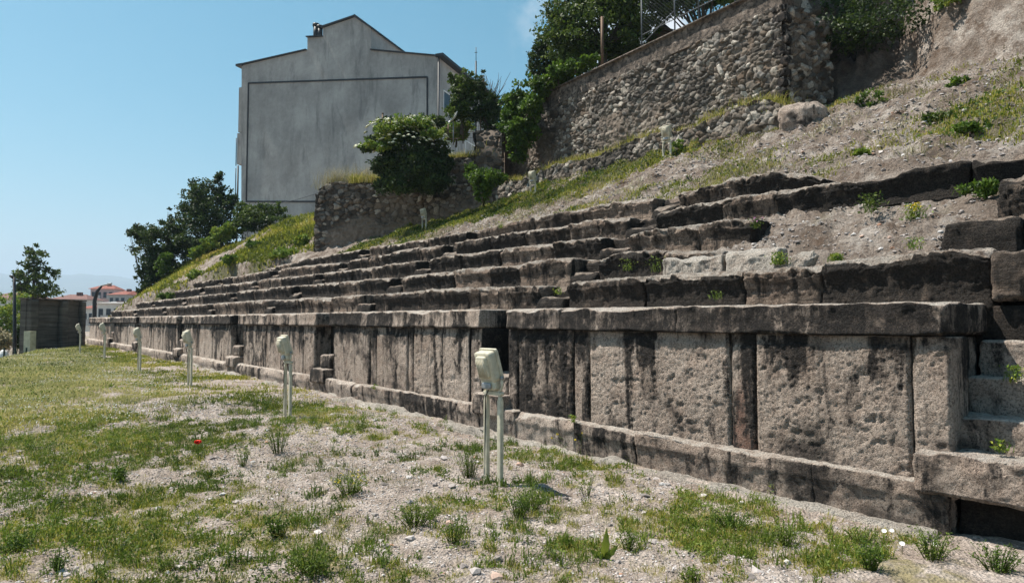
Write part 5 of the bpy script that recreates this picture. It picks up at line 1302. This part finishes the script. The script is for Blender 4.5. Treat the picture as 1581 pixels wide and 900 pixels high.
bushy(375, 720, 26, 34, 'weed', 'small dark clump between the poppy and the upright clump', 350)
bushy(820, 790, 62, 46, 'weed', 'dark bushy weed at the right foot of the nearest floodlight', 1000)
bushy(800, 800, 40, 40, 'ivy', 'bright green low clump touching the nearest floodlight posts', 600, seed=2)
bushy(640, 812, 70, 44, 'weed', 'wide low green weed mat in front of the nearest floodlight', 1100)
bushy(700, 835, 40, 58, 'weed', 'sprawling thin stemmed weed at the bottom centre', 450)
bushy(968, 852, 34, 42, 'weed', 'dark wiry clump at the bottom right of centre', 550)
bushy(1000, 700, 26, 26, 'yelleaf', 'small green weed on the pale footing strip', 250)
bushy(905, 765, 30, 44, 'weed', 'low leafy weed with tall thin stalks in the gravel', 260)
bushy(1190, 765, 22, 34, 'yelleaf', 'bright green sapling against the plinth at the right', 260, ls=.03)
bushy(1130, 818, 70, 36, 'ivy', 'broad green clump in front of the plinth at the right', 1000)
bushy(1215, 842, 56, 40, 'weed', 'feathery green clump right of the broad green clump', 800)
bushy(1345, 880, 34, 50, 'ivy', 'bushy green weed at the bottom right between the white bindweed flowers', 700)
bushy(1330, 835, 60, 30, 'weed', 'low green weeds at the foot of the plinth near its end', 700)
bushy(1440, 860, 70, 50, 'weed', 'tall grassy weeds below the end of the plinth', 900)
bushy(1540, 880, 70, 50, 'ivy', 'green weeds in the bottom right corner', 900)
bushy(480, 885, 70, 46, 'weed', 'dark green clump at the bottom edge left of centre', 900)
bushy(430, 830, 40, 40, 'ivy', 'leafy green clump left of the wide weed mat', 500, ls=.03)
bushy(90, 880, 30, 36, 'ivy', 'tufted leafy plant in the lower left corner', 500)
bushy(25, 850, 60, 30, 'ivy', 'bright green ground clump at the left edge near the bottom', 800)
bushy(60, 700, 60, 20, 'ivy', 'dense bright green patch at the left edge', 700)
bushy(1070, 895, 44, 24, 'weed', 'low yellowish rosette at the bottom edge right of centre', 400)
bushy(255, 880, 40, 26, 'weed', 'low green patch at the bottom edge near the left', 400)
# yellow mustard stems by the plinth
t = bushy(895, 700, 80, 44, 'yelleaf', 'loose yellow flowered mustard stems in front of the plinth', 60, ('petaly', 26, .012), ls=.018)
# broad leaf seedling
b = gpt(932, 862); t = empty('thistle_seedling', b, 'seedling with one tall pale upright leaf near the bottom edge', 'plant')
def bigleaf(m, base, tip, wd, nrm_):
    base, tip = np.array(base), np.array(tip); u = tip-base; s = np.cross(u, nrm_); s /= np.linalg.norm(s); k = 9; V = []
    for i in range(k):
        f = i/(k-1); w2 = wd*math.sin(math.pi*min(.98, f**.75+.02))*(1+.12*(-1)**i); c = base+u*f+np.array(nrm_)*.02*math.sin(math.pi*f)
        V += [c-s*w2, c-np.array(nrm_)*.004, c+s*w2]
    q = [[i*3+j, i*3+j+1, i*3+j+4, i*3+j+3] for i in range(k-1) for j in range(2)]
    m.add(np.array(V), np.array(q), rnd=.75, tint=0.)
for dx, dz, w2 in ((.02, .21, .028), (-.10, .07, .025), (.10, .10, .022), (.05, .03, .02), (-.05, .025, .02)):
    m = MB(); bigleaf(m, b, b+_R*dx+_Z*dz-_H*.02, w2, -_H); m.build('leaf', M['weed'] if dz < .2 else M['yelleaf'], t)
# red poppy
b = gpt(305, 703); t = empty('poppy', b, 'single red poppy flower in the gravel on the left', 'flower')
m = MB(); tube(m, [b, b+_Z*.07+_R*.01, b+_Z*.13], .003, 5, rnd=.5); m.build('stem', M['weed'], t)
rg = np.random.default_rng(4); hc = b+_Z*.135
for q in range(5):
    a = q*1.2566+.3; m = MB(); o = np.array([math.cos(a)*.75, math.sin(a)*.75, 1.0]); bigleaf(m, hc, hc+o*.045, .042, np.cross(o, [-math.sin(a), math.cos(a), 0])); m.build('petal', M['petalr'], t)
m = MB(); leaves(m, b+rg.normal(size=(60, 3))*[.05, .05, .012]+[0, 0, .03], .03, .3, .4, rg); m.build('foliage', M['weed'], t, False)
# bindweed flowers
for px, py, lb in ((1365, 827, 'white bindweed flower closest to the plinth in the bottom right grass'), (1377, 826, 'smaller white bindweed flower just right of the first'), (1393, 843, 'white bindweed flower lowest in the bottom right grass'), (1444, 847, 'white bindweed flower alone farthest right')):
    b = gpt(px, py+8); hc = b+_Z*.065; t = empty('bindweed_flower', b, lb, 'flower', 'white bindweed flowers'); s = .016 if 'smaller' in lb else .018
    m = MB(); tube(m, [b, hc], .0018, 4, rnd=.5, tint=0.); m.build('stem', M['weed'], t)
    fn = (EYE-hc)/np.linalg.norm(EYE-hc)*.6+_Z*.7; fn /= np.linalg.norm(fn); u_ = np.cross(fn, [1, 0, 0]); u_ /= np.linalg.norm(u_); v_ = np.cross(fn, u_); k = 12; V = [hc]
    for r, z in ((.35, .35), (1., .75)): V += [hc+fn*s*z+(u_*math.cos(6.2832*j/k)+v_*math.sin(6.2832*j/k))*s*r for j in range(k)]
    f3 = [[0, 1+j, 1+(j+1) % k] for j in range(k)]; f4 = [[1+j, 1+(j+1) % k, 1+k+(j+1) % k, 1+k+j] for j in range(k)][:]
    m = MB(); m.add(np.array(V), [np.array(f3), np.array([[a, d, c, b_] for a, b_, c, d in f4])]); m.build('petals', M['petalw'], t)
# tiny white meadow flowers
rg = np.random.default_rng(31); N = 9000; X = rg.uniform(.3, 4.6, N); Y = rg.uniform(11, 36, N); g = fbm(P2(X, Y)*.9, 3, 71); k = rg.random(N) < sstep(.0, .55, g)*sstep(4.4, 3.2, X-.05*(Y-12)); X, Y = X[k], Y[k]
m = MB(); C = np.stack([X, Y, gz(X, Y)+.05+.03*rg.random(len(X))], -1); C = np.repeat(C, 3, 0); leaves(m, C, .014, .9, .2, rg)
tag(m.build('meadow_flowers', M['petalw'], None, False), 'tiny white flowers sprinkled in the far meadow', None, None, 'stuff')

# ------------------------------------------------------------------ pebbles
ph = (1+5**.5)/2
IV = np.array([(-1, ph, 0), (1, ph, 0), (-1, -ph, 0), (1, -ph, 0), (0, -1, ph), (0, 1, ph), (0, -1, -ph), (0, 1, -ph), (ph, 0, -1), (ph, 0, 1), (-ph, 0, -1), (-ph, 0, 1)])/1.9
IF = np.array([(0, 11, 5), (0, 5, 1), (0, 1, 7), (0, 7, 10), (0, 10, 11), (1, 5, 9), (5, 11, 4), (11, 10, 2), (10, 7, 6), (7, 1, 8), (3, 9, 4), (3, 4, 2), (3, 2, 6), (3, 6, 8), (3, 8, 9), (4, 9, 5), (2, 4, 11), (6, 2, 10), (8, 6, 7), (9, 8, 1)])
def pebbles(name, label, X, Y, zf, size, seed, sink=.25):
    rg = np.random.default_rng(seed); n = len(X); z = zf(X, Y)
    V = IV[None]*(1+.32*rg.normal(size=(n, 12, 1))*.8)*size[:, None, None]*(np.stack([np.ones(n), .6+.5*rg.random(n), .35+.35*rg.random(n)], -1))[:, None]
    a = rg.random(n)*6.28; c, s = np.cos(a)[:, None], np.sin(a)[:, None]
    x = V[..., 0]*c-V[..., 1]*s; y = V[..., 0]*s+V[..., 1]*c
    V = np.stack([x+X[:, None], y+Y[:, None], V[..., 2]+(z+size*sink)[:, None]], -1).reshape(-1, 3)
    Fq = (np.arange(n)[:, None, None]*12+IF[None]).reshape(-1, 3)
    m = MB(); m.add(V, Fq, rnd=np.repeat(rg.random(n), 12)); return tag(m.build(name, M['pebble'], None, False), label, None, None, 'stuff')
n_ = NT('pebbles'); n_.base(n_.mix(.6, n_.ramp(n_.attr('rnd'), [(0., (.16, .14, .13)), (.4, (.34, .30, .28)), (.75, (.46, .42, .40)), (.93, (.62, .60, .58)), (1., (.42, .24, .16))]), n_.ramp(n_.noise(60, 4, .7), [(.3, .6), (.7, 1.1)]), 'MULTIPLY')); M['pebble'] = n_.m
rg = np.random.default_rng(51); N = 52000; X = rg.uniform(-.4, 5.6, N); Y = 2.0+rg.random(N)**1.4*11; g = gden(X, Y); k = rg.random(N) < np.clip(1.15-g*1.5, .06, 1); X, Y = X[k], Y[k]
pebbles('gravel', 'loose grey gravel and small stones over the foreground', X, Y, gz, .0035+.0075*rg.random(len(X))**3+.0005*Y, 52)
N = 1500; X = rg.uniform(-.2, 5.6, N); Y = 2.3+rg.random(N)**1.2*16; k = rg.random(N) < np.clip(1.1-gden(X, Y)*1.3, .08, 1); X, Y = X[k], Y[k]
pebbles('rubble_stones', 'larger pale stones scattered through the gravel', X, Y, gz, .012+.034*rg.random(len(X))**3, 53, .15)
N = 17000; X = rg.uniform(10.3, 16.5, N); Y = 2.2+rg.random(N)*18; pebbles('slope_gravel', 'small stones on the slope above the seats', X, Y, hz, .010+.035*rg.random(N)**4, 54)
N = 1300; X = rg.uniform(7.4, 9.6, N); Y = rg.uniform(2.2, 5.2, N); pebbles('slope_gravel', 'small stones in the bare soil between the broken seat rows', X, Y, hz, .008+.025*rg.random(N)**3, 55)
# ------------------------------------------------------------------ sky, sun, view
SUN_EL, SUN_AZ = math.radians(61), math.radians(-32)      # azimuth from +Y towards +X
w = bpy.data.worlds.new('World'); scene.world = w; w.use_nodes = True; nt = w.node_tree
bg = nt.nodes['Background']; sky = nt.nodes.new('ShaderNodeTexSky'); sky.sky_type = 'NISHITA'; sky.sun_disc = False
sky.sun_elevation = SUN_EL; sky.sun_rotation = SUN_AZ; sky.altitude = 600; sky.air_density = 1.15; sky.dust_density = 1.7; sky.ozone_density = 1.3
tc = nt.nodes.new('ShaderNodeTexCoord')
hs = nt.nodes.new('ShaderNodeHueSaturation'); hs.inputs['Hue'].default_value = .464; hs.inputs['Saturation'].default_value = 1.5; hs.inputs['Value'].default_value = 1.15
nt.links.new(sky.outputs[0], hs.inputs['Color'])
# clouds: a soft noise, present only in one part of the sky
cn = nt.nodes.new('ShaderNodeTexNoise'); cn.inputs['Scale'].default_value = 9; cn.inputs['Detail'].default_value = 8; cn.inputs['Roughness'].default_value = .62
nt.links.new(tc.outputs['Generated'], cn.inputs['Vector'])
cr = nt.nodes.new('ShaderNodeValToRGB'); cr.color_ramp.elements[0].position = .46; cr.color_ramp.elements[1].position = .60
nt.links.new(cn.outputs[0], cr.inputs[0])
cd = ray(1085, 10); cd = cd/np.linalg.norm(cd)
dt = nt.nodes.new('ShaderNodeVectorMath'); dt.operation = 'DOT_PRODUCT'; dt.inputs[1].default_value = tuple(cd); nt.links.new(tc.outputs['Generated'], dt.inputs[0])
mr = nt.nodes.new('ShaderNodeMapRange'); mr.inputs[1].default_value = math.cos(.27); mr.inputs[2].default_value = math.cos(.10); nt.links.new(dt.outputs['Value'], mr.inputs[0])
mu = nt.nodes.new('ShaderNodeMath'); mu.operation = 'MULTIPLY'; nt.links.new(cr.outputs[0], mu.inputs[0]); nt.links.new(mr.outputs[0], mu.inputs[1])
mx = nt.nodes.new('ShaderNodeMix'); mx.data_type = 'RGBA'; nt.links.new(mu.outputs[0], mx.inputs[0]); nt.links.new(hs.outputs[0], mx.inputs[6]); mx.inputs[7].default_value = (9.5, 9.8, 10.2, 1)
nt.links.new(mx.outputs[2], bg.inputs['Color']); bg.inputs['Strength'].default_value = .052
sd = bpy.data.lights.new('sun', 'SUN'); sd.energy = 5.0; sd.angle = math.radians(.53); sd.color = (1, .935, .84)
so = bpy.data.objects.new('sun', sd); COL.objects.link(so); so.location = (0, 0, 40)
dv = Vector((math.sin(SUN_AZ)*math.cos(SUN_EL), math.cos(SUN_AZ)*math.cos(SUN_EL), math.sin(SUN_EL)))
so.rotation_euler = dv.to_track_quat('Z', 'Y').to_euler()
vs = scene.view_settings; vs.view_transform = 'Standard'; vs.look = 'None'; vs.gamma = 1; vs.use_curve_mapping = False; vs.exposure = EXPO
scene.cycles.volume_bounces = 0; scene.cycles.max_bounces = 6; scene.cycles.transparent_max_bounces = 12
